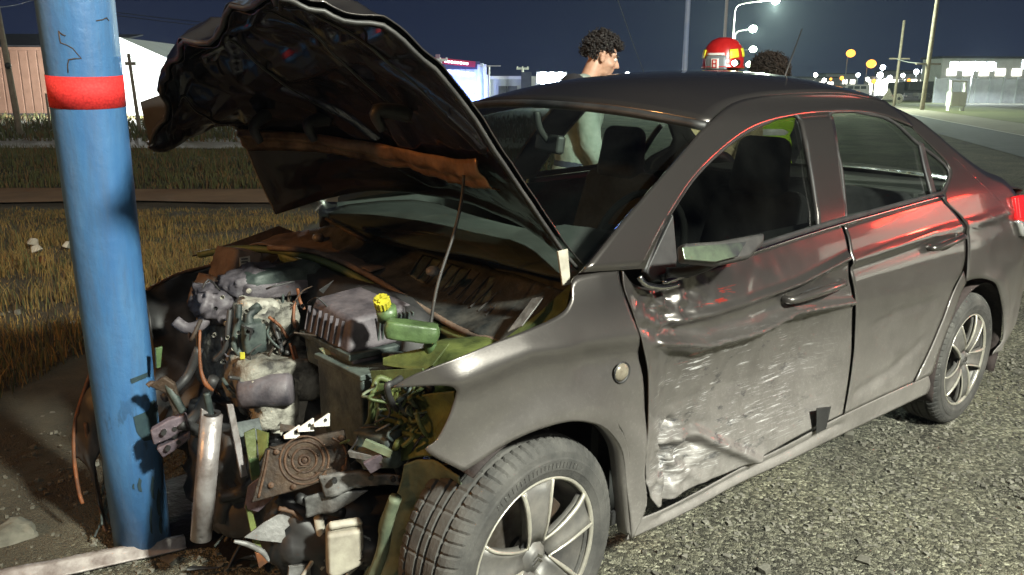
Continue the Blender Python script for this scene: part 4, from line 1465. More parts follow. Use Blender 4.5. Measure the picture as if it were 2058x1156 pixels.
# torn wing liner in front of the wheel
strip('torn_liner', [[(812, 935, -.62), (870, 920, -.68), (930, 950, -.78)], [(800, 985, -.58), (860, 985, -.64), (930, 990, -.74)], [(770, 1030, -.54), (830, 1040, -.60), (870, 1040, -.66)],
                     [(755, 1100, -.52), (800, 1110, -.57), (830, 1120, -.60)], [(720, 1180, -.50), (770, 1190, -.54), (800, 1200, -.57)]], 'liner_green', 26, 36, .004, .022, 9)
MB().tube([PY(795, 1000, -.63), PY(778, 1050, -.60), PY(768, 1110, -.58), PY(745, 1170, -.56)], .016, 8).build('liner_fold', 'liner_green', car, smooth=True)
for k in range(26):
    x_, y_ = random.uniform(440, 560), random.uniform(900, 1130)
    a_ = PY(x_, y_, random.uniform(.05, .25))
    b2 = a_ + np.array([random.uniform(-.15, .15), random.uniform(-.15, .15), random.uniform(-.12, .05)])
    MB().tube([a_, (a_ + b2) / 2 + np.array([0, 0, .03]), b2], random.choice([.004, .006, .01]), 6).build('crushed_front_scrap', random.choice(['black', 'black', 'plastic', 'trim']), car, smooth=True)
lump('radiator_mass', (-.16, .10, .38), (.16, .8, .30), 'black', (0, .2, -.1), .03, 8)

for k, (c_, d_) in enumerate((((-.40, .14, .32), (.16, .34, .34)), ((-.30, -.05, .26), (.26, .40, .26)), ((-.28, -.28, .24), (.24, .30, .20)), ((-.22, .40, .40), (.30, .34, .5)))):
    lump('dark_carrier_fill', c_, d_, 'black', (.2 * k, .1, .3 * k), .05, 9)  # black lumps added so the gaps read as deep shade

cl = random.Random(21)
for k in range(13):
    x_, y_ = cl.uniform(380, 640), cl.uniform(560, 860)
    yv = .30 - .34 * (x_ - 380) / 260 - .10
    a_ = PY(x_, y_, yv)
    b2 = a_ + np.array([cl.uniform(-.10, .10), cl.uniform(-.06, .06), cl.uniform(-.09, .09)])
    c_ = (a_ + b2) / 2 + np.array([cl.uniform(-.03, .0), cl.uniform(-.04, .0), cl.uniform(-.03, .04)])
    MB().tube([a_, c_, b2], cl.choice([.002, .003, .004, .006]), 6).build('loose_cable', cl.choice(['black', 'black', 'plastic', 'trim', 'scorch', 'plastic_mauve', 'rust']), car, smooth=True)
for k in range(9):
    x_, y_ = cl.uniform(330, 760), cl.uniform(560, 900)
    yv = .30 - .62 * (x_ - 330) / 430 - .06
    if 585 < x_ < 850 and 590 < y_ < 830:
        continue
    c_ = PY(x_, y_, yv)
    pl = [c_ + np.array([cl.uniform(-.035, .035), cl.uniform(-.02, .02), cl.uniform(-.035, .035)]) for _ in range(cl.choice([3, 4, 4, 5]))]
    MB().prism(pl, .004).build('torn_scrap', cl.choice(['black', 'black', 'plastic', 'scorch', 'trim']), car, bevel=.001)
for k in range(14):
    x_, y_ = cl.uniform(400, 610), cl.uniform(590, 740)
    c_ = PY(x_, y_, .24 - .26 * (x_ - 400) / 210 - .10)
    MB().lathe([(.0005, -.006), (.005, -.006), (.006, .006)], c_, (-.5, -.8, cl.uniform(-.2, .4)), 8).build('bolt', cl.choice(['cast', 'alu', 'black']), eng)
for k in range(16):
    x_, y_ = cl.uniform(690, 860), cl.uniform(850, 960)
    a_ = PY(x_, y_, -.46 - .12 * (x_ - 690) / 170)
    b2 = a_ + np.array([cl.uniform(-.08, .08), cl.uniform(-.06, .03), cl.uniform(-.06, .06)])
    MB().tube([a_, (a_ + b2) / 2 + np.array([0, -.03, .02]), b2], cl.choice([.003, .005, .008]), 6).build('loose_cable', cl.choice(['black', 'plastic', 'olive_dark', 'greyplate']), car, smooth=True)

for (a_, b2, r_) in (((345, 880, .12), (430, 760, .06), .016), ((330, 800, .13), (400, 700, .16), .014), ((360, 850, .10), (440, 870, .08), .018), ((470, 860, -.03), (560, 880, -.06), .014),
                     ((520, 1000, -.26), (600, 900, -.10), .016), ((700, 950, -.44), (760, 880, -.46), .016), ((600, 1000, -.36), (690, 1030, -.40), .014), ((440, 1000, .0), (520, 960, -.12), .02)):
    A_, B_ = PY(*a_), PY(*b2)
    MB().tube([A_, (A_ + B_) / 2 + np.array([.02, .03, -.03]), B_], r_, 8).build('bent_frame_rail', 'black', car, smooth=True)

# ================================================================== SETTING
FH = np.array([math.cos(YAW), math.sin(YAW), 0.0])       # horizontal viewing direction
RH = np.array([math.sin(YAW), -math.cos(YAW), 0.0])


def WD(px, py, D):                  # world point seen at a pixel, D metres ahead
    d = rayw(px, py)
    return CAM + d * (D / float(d @ FH))


def nodemat(name):
    m = bpy.data.materials.new(name)
    m.use_nodes = True
    MATS[name] = m
    return m, m.node_tree, m.node_tree.nodes['Principled BSDF']


GA, GB = GW(-60, 850), GW(600, 460)
DA, DB = GW(215, 1190), GW(640, 470)
gn = np.array([(GB - GA)[1], -(GB - GA)[0]])
gn /= np.linalg.norm(gn)            # points to the car's side: gravel


def gmask(x, y):
    return (x - GA[0]) * gn[0] + (y - GA[1]) * gn[1]


dn = np.array([(DB - DA)[1], -(DB - DA)[0]])
dn /= np.linalg.norm(dn)            # soil left of this line, gravel right of it


def dmask(x, y):
    return (x - DA[0]) * dn[0] + (y - DA[1]) * dn[1]


m, n, b = nodemat('ground_mix')
L = n.links
geo = n.nodes.new('ShaderNodeNewGeometry')


def nz(scale, detail=8, rough=.6):
    z = n.nodes.new('ShaderNodeTexNoise')
    z.inputs['Scale'].default_value = scale
    z.inputs['Detail'].default_value = detail
    z.inputs['Roughness'].default_value = rough
    L.new(geo.outputs['Position'], z.inputs['Vector'])
    return z.outputs['Fac']


def ramp(src, stops):
    r = n.nodes.new('ShaderNodeValToRGB')
    e = r.color_ramp.elements
    while len(e) < len(stops):
        e.new(.5)
    for i, (p_, c_) in enumerate(stops):
        e[i].position = p_
        e[i].color = (*c_, 1)
    L.new(src, r.inputs[0])
    return r.outputs[0]


vo = n.nodes.new('ShaderNodeTexVoronoi')
vo.inputs['Scale'].default_value = 85
L.new(geo.outputs['Position'], vo.inputs['Vector'])
vo2 = n.nodes.new('ShaderNodeTexVoronoi')
vo2.inputs['Scale'].default_value = 190
L.new(geo.outputs['Position'], vo2.inputs['Vector'])
sepc = n.nodes.new('ShaderNodeSeparateColor')
L.new(vo.outputs['Color'], sepc.inputs[0])
gcol = ramp(sepc.outputs[0], [(0, (.042, .040, .031)), (.5, (.135, .13, .104)), (.85, (.245, .236, .19)), (1, (.40, .39, .33))])
big = ramp(nz(.9, 5), [(.32, (.42, .41, .40)), (.5, (.85, .86, .78)), (.68, (1.2, 1.2, 1.02))])
mulc = n.nodes.new('ShaderNodeMix')
mulc.data_type = 'RGBA'
mulc.blend_type = 'MULTIPLY'
mulc.inputs[0].default_value = 1
L.new(gcol, mulc.inputs[6])
L.new(big, mulc.inputs[7])
dcol = ramp(nz(3, 9, .7), [(.25, (.022, .020, .013)), (.5, (.055, .046, .028)), (.75, (.10, .082, .052))])  # dark soil, deepened in colour to stand in for dim light on this side
sub = n.nodes.new('ShaderNodeVectorMath')
sub.operation = 'DOT_PRODUCT'
sub.inputs[1].default_value = (dn[0], dn[1], 0)
L.new(geo.outputs['Position'], sub.inputs[0])
ad = n.nodes.new('ShaderNodeMath')
ad.operation = 'ADD'
ad.inputs[1].default_value = -float(DA[0] * dn[0] + DA[1] * dn[1])
L.new(sub.outputs['Value'], ad.inputs[0])
wob = n.nodes.new('ShaderNodeMapRange')
wob.inputs[3].default_value, wob.inputs[4].default_value = -.5, .5
L.new(nz(1.2, 6), wob.inputs[0])
ad2 = n.nodes.new('ShaderNodeMath')
L.new(ad.outputs[0], ad2.inputs[0])
L.new(wob.outputs[0], ad2.inputs[1])
mk_ = n.nodes.new('ShaderNodeMapRange')
mk_.inputs[1].default_value, mk_.inputs[2].default_value = -.15, .45
L.new(ad2.outputs[0], mk_.inputs[0])
mixg = n.nodes.new('ShaderNodeMix')
mixg.data_type = 'RGBA'
L.new(mk_.outputs[0], mixg.inputs[0])
L.new(dcol, mixg.inputs[6])
L.new(mulc.outputs[2], mixg.inputs[7])
L.new(mixg.outputs[2], b.inputs['Base Color'])
b.inputs['Roughness'].default_value = .95
bp = n.nodes.new('ShaderNodeBump')
bp.inputs['Strength'].default_value = .9
bp.inputs['Distance'].default_value = .012
hsum = n.nodes.new('ShaderNodeMath')
hsum.operation = 'ADD'
L.new(vo.outputs['Distance'], hsum.inputs[0])
L.new(vo2.outputs['Distance'], hsum.inputs[1])
inv = n.nodes.new('ShaderNodeMath')
inv.operation = 'MULTIPLY'
inv.inputs[1].default_value = -1
L.new(hsum.outputs[0], inv.inputs[0])
L.new(inv.outputs[0], bp.inputs['Height'])
L.new(bp.outputs[0], b.inputs['Normal'])

ax_ = np.concatenate([[-900, -500, -250, -120, -60, -30, -18, -12], np.arange(-9, 14.1, .2), [18, 24, 32, 45, 70, 120, 250, 500, 900]])
gx, gy = np.meshgrid(ax_, ax_, indexing='ij')
near = np.clip((12 - np.hypot(gx, gy)) / 6, 0, 1)
rel = fbm(np.stack([gx.ravel(), gy.ravel(), 0 * gx.ravel()], -1), 1.3, 4, 7.7).reshape(gx.shape)
# flat right under the tyres, uneven elsewhere
carw = np.clip((np.abs(gy) - .9) / .6, 0, 1) + np.clip((np.abs(gx - 1.3) - 2.2) / .6, 0, 1)
gz = ground_z(gx, gy) + near * .025 * rel * np.clip(carw, 0, 1)
ground = MB().grid(np.stack([gx, gy, gz], -1)).build('ground', 'ground_mix', smooth=True, recalc=False)
tag(ground, kind='structure')


def strip_poly(name, pts, mat, z=.006):
    P = [GW(px, py) for px, py in pts]
    P = [(p[0], p[1], z) for p in P]
    o = MB().add(P, [tuple(range(len(P)))]).build(name, mat)
    if o.data.polygons[0].normal.z < 0:
        o.data.flip_normals()
    return tag(o, kind='structure')


mk('dirt', (.12, .062, .026), (.20, .11, .048), 1.2, .95, 0, .5, 8)
mk('dirt_far', (.14, .115, .09), (.24, .20, .165), .8, .95)
mk('asphalt', (.10, .115, .13), (.15, .165, .18), 2.0, .8, 0, .2, 60)
mk('verge', (.10, .12, .045), (.17, .17, .08), .7, .95)
mk('shoulder', (.22, .20, .165), (.30, .28, .23), .9, .95)
mk('line_paint', (.7, .7, .66), None, rough=.7)


def band(name, y0, y1, x0, x1, mat, z):
    a, b2, c, d = GW(x0, y0), GW(x1, y0), GW(x1, y1), GW(x0, y1)
    N_ = 40
    G_ = np.zeros((N_, 4, 3))
    for i in range(N_):
        for j in range(4):
            p = (a * (1 - i / (N_ - 1)) + b2 * i / (N_ - 1)) * (1 - j / 3) + (d * (1 - i / (N_ - 1)) + c * i / (N_ - 1)) * j / 3
            w = .25 * mnoise.noise(Vector((p[0] * .5, p[1] * .5, j * 3.0)))
            G_[i, j] = (p[0] + FH[0] * w, p[1] + FH[1] * w, z + .035)
    o = MB().grid(G_).build(name, mat, smooth=True)
    return tag(o, kind='structure')


band('dirt_track', 384, 412, -500, 1000, 'dirt', .0)
band('dirt_road', 280, 301, -700, 1300, 'dirt_far', .0)
# low bank between the track and the road
bk_ = np.zeros((160, 14, 3))
a, b2, c, d = GW(-600, 304), GW(1100, 304), GW(1100, 380), GW(-600, 380)
for i in range(160):
    for j in range(14):
        s_, t_ = i / 159, j / 13
        p = (a * (1 - s_) + b2 * s_) * (1 - t_) + (d * (1 - s_) + c * s_) * t_
        h = .13 * math.sin(math.pi * t_) ** 1.5 + .05 * math.sin(math.pi * t_) * mnoise.fractal(Vector((p[0] * .8, p[1] * .8, 0)), 1, 2, 4)
        bk_[i, j] = (p[0], p[1], h + .0)
mk('bank', (.022, .020, .010), (.060, .050, .024), 2.5, .98, 0, .9, 12)
tag(MB().grid(bk_).build('bank', 'bank', smooth=True), kind='structure')
# the road on the right, its verges
vx, vy = 1560, 178.5


def to_vp(px, py, yy):
    t = (yy - vy) / (py - vy)
    return (vx + (px - vx) * t, yy)


strip_poly('road', [to_vp(2058, 275, 196), to_vp(2058, 275, 420), to_vp(2058, 318, 520), to_vp(2058, 318, 196)], 'asphalt', .012)
strip_poly('road_shoulder', [to_vp(2058, 249, 192), to_vp(2058, 249, 330), to_vp(2058, 274.5, 420), to_vp(2058, 274.5, 192)], 'shoulder', .008)
strip_poly('grass_verge', [to_vp(2058, 222, 189), to_vp(2058, 222, 260), to_vp(2058, 248.5, 330), to_vp(2058, 248.5, 189)], 'verge', .009)
strip_poly('kerb_line', [to_vp(2058, 273, 194), to_vp(2058, 273, 300), to_vp(2058, 274.6, 300), to_vp(2058, 274.6, 194)], 'line_paint', .016)
strip_poly('far_road', [(1500, 193), (2400, 207), (2400, 212), (1500, 197)], 'shoulder', .014)

# ---- gravel: loose stones as one scatter
mk('stone_a', (.10, .095, .077), (.27, .26, .215), 9, .9, 0, .3, 60, patch=(1.1, .40, 1.12))


mk('soil_stone', (.045, .042, .032), (.15, .14, .11), 9, .95)


def scatter_stones(name, N, x0, x1, y0, y1, rmin, rmax, cond, mat, label):
    cube = np.array([(-1, -1, -1), (1, -1, -1), (1, 1, -1), (-1, 1, -1), (-1, -1, 1), (1, -1, 1), (1, 1, 1), (-1, 1, 1)], float) * .6
    P = np.stack([rng.uniform(x0, x1, N), rng.uniform(y0, y1, N)], 1)
    P = P[cond(P[:, 0], P[:, 1])]
    N = len(P)
    r = rmin + (rmax - rmin) * rng.power(.35, N)
    V_ = cube[None] * (1 + rng.uniform(-.45, .45, (N, 8, 3)))
    V_ *= (r[:, None] * np.ones((1, 3)) * rng.uniform(.6, 1.2, (N, 3)))[:, None, :]
    V_[..., 2] *= .7
    an_ = rng.uniform(0, 6.28, N)
    c_, s_ = np.cos(an_)[:, None], np.sin(an_)[:, None]
    X = V_[..., 0] * c_ - V_[..., 1] * s_
    Y = V_[..., 0] * s_ + V_[..., 1] * c_
    Z = V_[..., 2] + (ground_z(P[:, 0], P[:, 1]) + r * .25)[:, None]
    VV = np.stack([X + P[:, 0:1], Y + P[:, 1:2], Z], -1).reshape(-1, 3)
    Fq = np.array([(3, 2, 1, 0), (4, 5, 6, 7), (0, 1, 5, 4), (1, 2, 6, 5), (2, 3, 7, 6), (3, 0, 4, 7)])
    FF = (Fq[None] + 8 * np.arange(N)[:, None, None]).reshape(-1, 4)
    me = bpy.data.meshes.new(name)
    me.from_pydata(VV.tolist(), [], FF.tolist())
    me.materials.append(MATS[mat])
    o = bpy.data.objects.new(name, me)
    col.objects.link(o)
    return tag(o, label, 'gravel', kind='stuff')


near_cam = lambda x, y: ((x - CX) * FH[0] + (y - CY) * FH[1] > .3)
scatter_stones('gravel', 52000, -2.4, 6.5, -2.6, 2.2, .003, .014, lambda x, y: near_cam(x, y) & (dmask(x, y) > -.12) & (np.hypot(x - 1, y + .9) < 5) & ~((y > -.6) & (x > .5) & (x < 3.2)), 'stone_a',
               'loose grey gravel spread under and beside the car')
scatter_stones('soil_grit', 9000, -2.6, 2.0, -1.6, 2.6, .002, .011, lambda x, y: near_cam(x, y) & (dmask(x, y) < .1) & (gmask(x, y) > -.5), 'soil_stone',
               'dark grit and small stones in the soil beside the blue pole')
scatter_stones('pebbles', 900, -3.0, 7.5, -2.6, 5.0, .012, .030, lambda x, y: near_cam(x, y) & (gmask(x, y) > -1.0), 'stone_a', 'larger pale pebbles lying among the gravel')

# ---- dry grass
def grass(name, N, sample, hmin, hmax, w, cols, label, seed=1):
    r_ = np.random.default_rng(seed)
    P = sample(r_, N)
    N = len(P)
    h = r_.uniform(hmin, hmax, N) * (.4 + 1.2 * np.clip(.5 + fbm(np.stack([P[:, 0], P[:, 1], 0 * P[:, 0]], -1), 1.1, 3, 2.9), 0, 1))
    fd = (P[:, 0] - CX) * FH[0] + (P[:, 1] - CY) * FH[1]
    h = h * np.where(fd < 10.5, np.clip(1.25 - fd * .105, .16, 1), 1)
    a_ = r_.uniform(0, 6.28, N)
    ln = r_.uniform(.1, .7, N) * h
    dx, dy = np.cos(a_), np.sin(a_)
    b_a = r_.uniform(0, 6.28, N)
    wx, wy = np.cos(b_a) * w / 2, np.sin(b_a) * w / 2
    z0 = P[:, 2]
    V_ = np.zeros((N, 5, 3))
    V_[:, 0] = np.stack([P[:, 0] - wx, P[:, 1] - wy, z0 - .01], -1)
    V_[:, 1] = np.stack([P[:, 0] + wx, P[:, 1] + wy, z0 - .01], -1)
    V_[:, 2] = np.stack([P[:, 0] + dx * ln * .3 + wx * .7, P[:, 1] + dy * ln * .3 + wy * .7, z0 + h * .6], -1)
    V_[:, 3] = np.stack([P[:, 0] + dx * ln * .3 - wx * .7, P[:, 1] + dy * ln * .3 - wy * .7, z0 + h * .6], -1)
    V_[:, 4] = np.stack([P[:, 0] + dx * ln, P[:, 1] + dy * ln, z0 + h], -1)
    o5 = 5 * np.arange(N)
    F = []
    for i in o5:
        F.append((i, i + 1, i + 2, i + 3))
        F.append((i + 3, i + 2, i + 4))
    me = bpy.data.meshes.new(name)
    me.from_pydata(V_.reshape(-1, 3).tolist(), [], F)
    for c_ in cols:
        me.materials.append(MATS[c_])
    mi = np.repeat(r_.integers(0, len(cols), N), 2).astype(np.int32)
    me.polygons.foreach_set('material_index', mi)
    o = bpy.data.objects.new(name, me)
    col.objects.link(o)
    return tag(o, label, 'grass', kind='stuff')


mk('grass_dry', (.14, .092, .026), (.25, .165, .045), 2, .9)
mk('grass_brown', (.085, .050, .018), (.13, .08, .028), 2, .9)
mk('grass_green', (.045, .052, .015), (.075, .080, .025), 2, .9)


def smp_near(r_, N):
    P = np.stack([r_.uniform(-3.5, 7.5, N), r_.uniform(.2, 11, N)], 1)
    f = (P[:, 0] - CX) * FH[0] + (P[:, 1] - CY) * FH[1]
    s_ = (P[:, 0] - CX) * RH[0] + (P[:, 1] - CY) * RH[1]
    k_ = (gmask(P[:, 0], P[:, 1]) < .1) & (s_ / f > -.75) & (s_ / f < .05) & (f < 9.9) & (f > 2.5)
    cl = np.array([mnoise.noise(Vector((p[0] * 1.7, p[1] * 1.7, 3.3))) for p in P]) > r_.uniform(-.6, .5, N)
    P = P[k_ & cl]
    return np.concatenate([P, ground_z(P[:, 0], P[:, 1])[:, None]], 1)


grass('dry_grass', 260000, smp_near, .05, .21, .006, ['grass_dry', 'grass_dry', 'grass_brown', 'grass_green'], 'dry brown grass growing beyond the gravel beside the blue pole', 3)


def smp_weed(r_, N):
    P = smp_near(r_, N)
    k_ = np.array([mnoise.noise(Vector((p[0] * .9, p[1] * .9, 8.1))) for p in P]) > .05
    return P[k_]


grass('weeds', 2600, smp_weed, .25, .62, .007, ['grass_brown', 'grass_dry', 'grass_green'], 'tall thin dead weeds standing out of the dry grass', 8)


def smp_far(r_, N):
    f = r_.uniform(11.9, 19.2, N)
    s_ = f * r_.uniform(-.72, .1, N)
    P = np.stack([CX + FH[0] * f + RH[0] * s_, CY + FH[1] * f + RH[1] * s_], 1)
    t_ = np.clip((f - 11.9) / 7.3, 0, 1)
    return np.concatenate([P, (.12 * np.sin(math.pi * t_) ** 1.5)[:, None]], 1)


grass('bank_grass', 26000, smp_far, .04, .17, .016, ['grass_green', 'grass_brown', 'grass_green'], 'dark scrubby grass covering the low bank by the dirt road', 5)


def smp_wh(r_, N):
    f = r_.uniform(22, 41, N)
    s_ = f * r_.uniform(-.72, .1, N)
    P = np.stack([CX + FH[0] * f + RH[0] * s_, CY + FH[1] * f + RH[1] * s_], 1)
    return np.concatenate([P, 0 * P[:, :1]], 1)


grass('field_grass', 14000, smp_wh, .08, .25, .05, ['grass_green', 'grass_green', 'grass_brown'], 'dark weeds in front of the far warehouse', 6)

# ---- blue pole
pb = GW(290, 1112)
pb[2] = ground_z(pb[0], pb[1])
d_t = rayw(151, 0)
pt_ = CAM + d_t * 2.115
ax3 = Vector(pt_ - pb)
ext = Vector(pb) + ax3 * 2.4
m, n, b = nodemat('pole_paint')
L = n.links
t = n.nodes.new('ShaderNodeTexCoord')
def nzz(scale, st=None, detail=7, rough=.65):
    z = n.nodes.new('ShaderNodeTexNoise')
    z.inputs['Scale'].default_value = scale
    z.inputs['Detail'].default_value = detail
    z.inputs['Roughness'].default_value = rough
    if st:
        mp_ = n.nodes.new('ShaderNodeMapping')
        mp_.inputs['Scale'].default_value = st
        L.new(t.outputs['Object'], mp_.inputs[0])
        L.new(mp_.outputs[0], z.inputs['Vector'])
    else:
        L.new(t.outputs['Object'], z.inputs['Vector'])
    return z.outputs['Fac']
def rampz(src, stops):
    r = n.nodes.new('ShaderNodeValToRGB')
    e = r.color_ramp.elements
    while len(e) < len(stops):
        e.new(.5)
    for i, (p_, c_) in enumerate(stops):
        e[i].position = p_
        e[i].color = (*c_, 1)
    L.new(src, r.inputs[0])
    return r.outputs[0]
base_ = rampz(nzz(2.2, (6, 6, 1.0)), [(.3, (.026, .098, .24)), (.55, (.045, .135, .285)), (.75, (.075, .175, .32))])
sz_ = n.nodes.new('ShaderNodeSeparateXYZ')
L.new(t.outputs['Object'], sz_.inputs[0])
chip = n.nodes.new('ShaderNodeMath')
chip.operation = 'MULTIPLY'
c1 = n.nodes.new('ShaderNodeMapRange')
c1.inputs[1].default_value, c1.inputs[2].default_value = .60, .64
L.new(nzz(11, (1, 1, .35)), c1.inputs[0])
c2 = n.nodes.new('ShaderNodeMapRange')
c2.inputs[1].default_value, c2.inputs[2].default_value = .62, .30
L.new(sz_.outputs['Z'], c2.inputs[0])
L.new(c1.outputs[0], chip.inputs[0])
L.new(c2.outputs[0], chip.inputs[1])
spk = n.nodes.new('ShaderNodeMapRange')
spk.inputs[1].default_value, spk.inputs[2].default_value = .76, .80
L.new(nzz(60), spk.inputs[0])
mx_ = n.nodes.new('ShaderNodeMath')
mx_.operation = 'MAXIMUM'
L.new(chip.outputs[0], mx_.inputs[0])
L.new(spk.outputs[0], mx_.inputs[1])
mc = n.nodes.new('ShaderNodeMix')
mc.data_type = 'RGBA'
L.new(mx_.outputs[0], mc.inputs[0])
L.new(base_, mc.inputs[6])
mc.inputs[7].default_value = (.012, .022, .03, 1)
grm = n.nodes.new('ShaderNodeMapRange')
grm.inputs[1].default_value, grm.inputs[2].default_value = .46, .74
grm.inputs[4].default_value = .75
L.new(nzz(3.0, (9, 9, .8), 9, .75), grm.inputs[0])
mg = n.nodes.new('ShaderNodeMix')
mg.data_type = 'RGBA'
L.new(grm.outputs[0], mg.inputs[0])
L.new(mc.outputs[2], mg.inputs[6])
mg.inputs[7].default_value = (.05, .085, .15, 1)
pch = n.nodes.new('ShaderNodeMapRange')
pch.inputs[1].default_value, pch.inputs[2].default_value = .62, .66
pch.inputs[4].default_value = .8
L.new(nzz(5.0, (1, 1, .6), 10, .8), pch.inputs[0])
mg2 = n.nodes.new('ShaderNodeMix')
mg2.data_type = 'RGBA'
L.new(pch.outputs[0], mg2.inputs[0])
L.new(mg.outputs[2], mg2.inputs[6])
mg2.inputs[7].default_value = (.035, .15, .26, 1)
L.new(mg2.outputs[2], b.inputs['Base Color'])
b.inputs['Roughness'].default_value = .5
b.inputs['Coat Weight'].default_value = .15
bpn = n.nodes.new('ShaderNodeBump')
bpn.inputs['Strength'].default_value = .5
bpn.inputs['Distance'].default_value = .004
L.new(nzz(30), bpn.inputs['Height'])
L.new(bpn.outputs[0], b.inputs['Normal'])

pole = empty('steel_pole', tuple(pb))
tag(pole, 'thick blue painted steel pole with red band, rammed by the car', 'pole')
axn = ax3.normalized()
PR0, PR1 = .083, .0935


def pole_pt(t_):
    return (Vector(pb) + ax3 * t_) - Vector(pb)


def pole_r(t_):
    return PR0 + (PR1 - PR0) * min(t_, 1.0)


MB().tube([pole_pt(t_) for t_ in (-.03, .25, .5, .75, 1, 1.6, 2.4)], [pole_r(t_) for t_ in (-.03, .25, .5, .75, 1, 1.6, 2.4)], 64, smooth=False).build('shaft', 'pole_paint', pole, smooth=True)
m, n, b = nodemat('red_tape')
L = n.links
t = n.nodes.new('ShaderNodeTexCoord')
vv_ = n.nodes.new('ShaderNodeTexVoronoi')
vv_.inputs['Scale'].default_value = 170
L.new(t.outputs['Object'], vv_.inputs['Vector'])
L.new(rampz(vv_.outputs['Distance'], [(0, (.66, .035, .03)), (.5, (.58, .02, .02)), (.9, (.40, .012, .012))]), b.inputs['Base Color'])
b.inputs['Roughness'].default_value = .75
tb = []
for yy in (150, 213):
    # parameter along the pole where its axis crosses that pixel row
    lo, hi = 0., 1.2
    for _ in range(40):
        mid = (lo + hi) / 2
        q = np.array(Vector(pb) + ax3 * mid) - CAM
        v_ = H / 2 - FPX * (q @ AW[1]) / (q @ AW[2])
        if v_ > yy:
            lo = mid
        else:
            hi = mid
    tb.append(lo)
MB().tube([pole_pt(tb[1]), pole_pt(tb[0])], [pole_r(tb[1]) + .0012, pole_r(tb[0]) + .0012], 64, smooth=False).build('reflective_band', 'red_tape', pole, smooth=True)


def on_pole(px, py, lift_=.001):
    """point on the pole's skin under a pixel"""
    d_ = rayw(px, py)
    best = None
    for s_ in np.linspace(1.7, 3.2, 1500):
        q = Vector(CAM + d_ * s_) - Vector(pb)
        al = q.dot(axn)
        rad = (q - axn * al)
        if rad.length <= pole_r(al / ax3.length) + lift_:
            return q
    return q


for ln_ in ([(118, 62), (120, 78), (122, 86), (135, 91), (147, 98), (155, 108), (164, 118), (150, 118), (138, 120), (136, 132), (137, 146)],
            [(119, 64), (126, 70), (132, 72)], [(193, 42), (205, 40), (214, 36), (219, 42)]):
    MB().tube([on_pole(*q) for q in ln_], .0016, 5, smooth=False).build('paint_crack', 'scorch', pole, smooth=True)
mk('pole_scrape', (.042, .14, .32), (.032, .115, .28), 12, .5)
# peeled sticker remnant: a thin patch that follows the pole
def pole_patch(name, outline, mat, lift_):
    pts = [on_pole(*q, lift_) for q in outline]
    c_ = Vector((0, 0, 0))
    cpx = np.mean(outline, axis=0)
    rings = []
    for f_ in (1.0, .66, .33):
        rings.append([on_pole(cpx[0] + (q[0] - cpx[0]) * f_, cpx[1] + (q[1] - cpx[1]) * f_, lift_) for q in outline])
    vs = [p for r in rings for p in r] + [on_pole(*cpx, lift_)]
    k = len(outline)
    fs = []
    for r in range(2):
        for i in range(k):
            fs.append((r * k + i, r * k + (i + 1) % k, (r + 1) * k + (i + 1) % k, (r + 1) * k + i))
    for i in range(k):
        fs.append((2 * k + i, 2 * k + (i + 1) % k, 3 * k))
    MB().add(vs, fs).build(name, mat, pole, smooth=True)


def dens(pts, n_):
    return [tuple(q) for q in resample(pts + [pts[0]], n_ + 1, False)[:-1]]


mk('pole_dark', (.010, .025, .035), (.02, .045, .05), 20, .7)
pole_patch('scuffed_patch', dens([(268, 838), (300, 825), (302, 808), (318, 800), (316, 880), (290, 888), (275, 870)], 30), 'pole_dark', .003)
pole_patch('scuffed_patch', dens([(262, 762), (298, 748), (296, 758), (264, 772)], 24), 'pole_dark', .003)
for q in ((280, 975, 10, 30), (306, 980, 8, 50), (318, 1010, 10, 60), (303, 1045, 6, 60), (322, 1055, 8, 40), (268, 978, 5, 12)):
    x_, y_, w_, h_ = q
    pole_patch('scuffed_patch', dens([(x_, y_ - h_ / 2), (x_ + w_ * .5, y_ - h_ * .3), (x_ + w_ * .3, y_), (x_ + w_ * .6, y_ + h_ / 2), (x_ - w_ * .1, y_ + h_ * .4), (x_ - w_ * .4, y_)], 18), 'pole_dark', .003)

# ---- debris on the ground by the pole
mk('bar_paint', (.42, .39, .37), (.16, .13, .12), 12, .55, .2, .3, 50)
q0, q1 = GW(-40, 1178, .07), GW(372, 1095, .03)
bar = MB()
dirv = Vector(q1 - q0)
sidev = dirv.cross(Vector((0, 0, 1))).normalized()
G_ = np.zeros((24, 7, 3))
for i in range(24):
    t_ = i / 23
    p = Vector(q0) + dirv * t_
    for j in range(7):
        s_ = j / 6 - .5
        bump_ = .004 * mnoise.noise(Vector((t_ * 5, s_ * 3, 1.3)))
        G_[i, j] = p + sidev * s_ * (.07 * (1 - .3 * t_ ** 4)) + Vector((0, 0, (.03 if abs(s_) < .3 else 0) + bump_))
tag(MB().grid(G_).build('bumper_beam', 'bar_paint', smooth=True, solid=.006), 'scuffed pale bumper beam lying at the foot of the blue pole', 'debris')


def rock(name, c, d, label, seed, group=None):
    bm = bmesh.new()
    bmesh.ops.create_icosphere(bm, subdivisions=3, radius=1)
    vs = []
    for v in bm.verts:
        q = v.co
        f_ = 1 + .28 * mnoise.fractal(q * 1.3 + Vector((seed, 0, 0)), 1, 2, 4)
        mm = max(abs(q.x), abs(q.y), abs(q.z))
        q = q * .55 + q / mm * .45 * .8
        vs.append((q.x * d[0] * f_, q.y * d[1] * f_, q.z * d[2] * f_))
    fs = [tuple(v.index for v in f.verts) for f in bm.faces]
    bm.free()
    o = MB().add(vs, fs).build(name, 'soil_stone' if d[0] > .08 else 'stone_a', loc=c)
    return tag(o, label, 'rock', group)


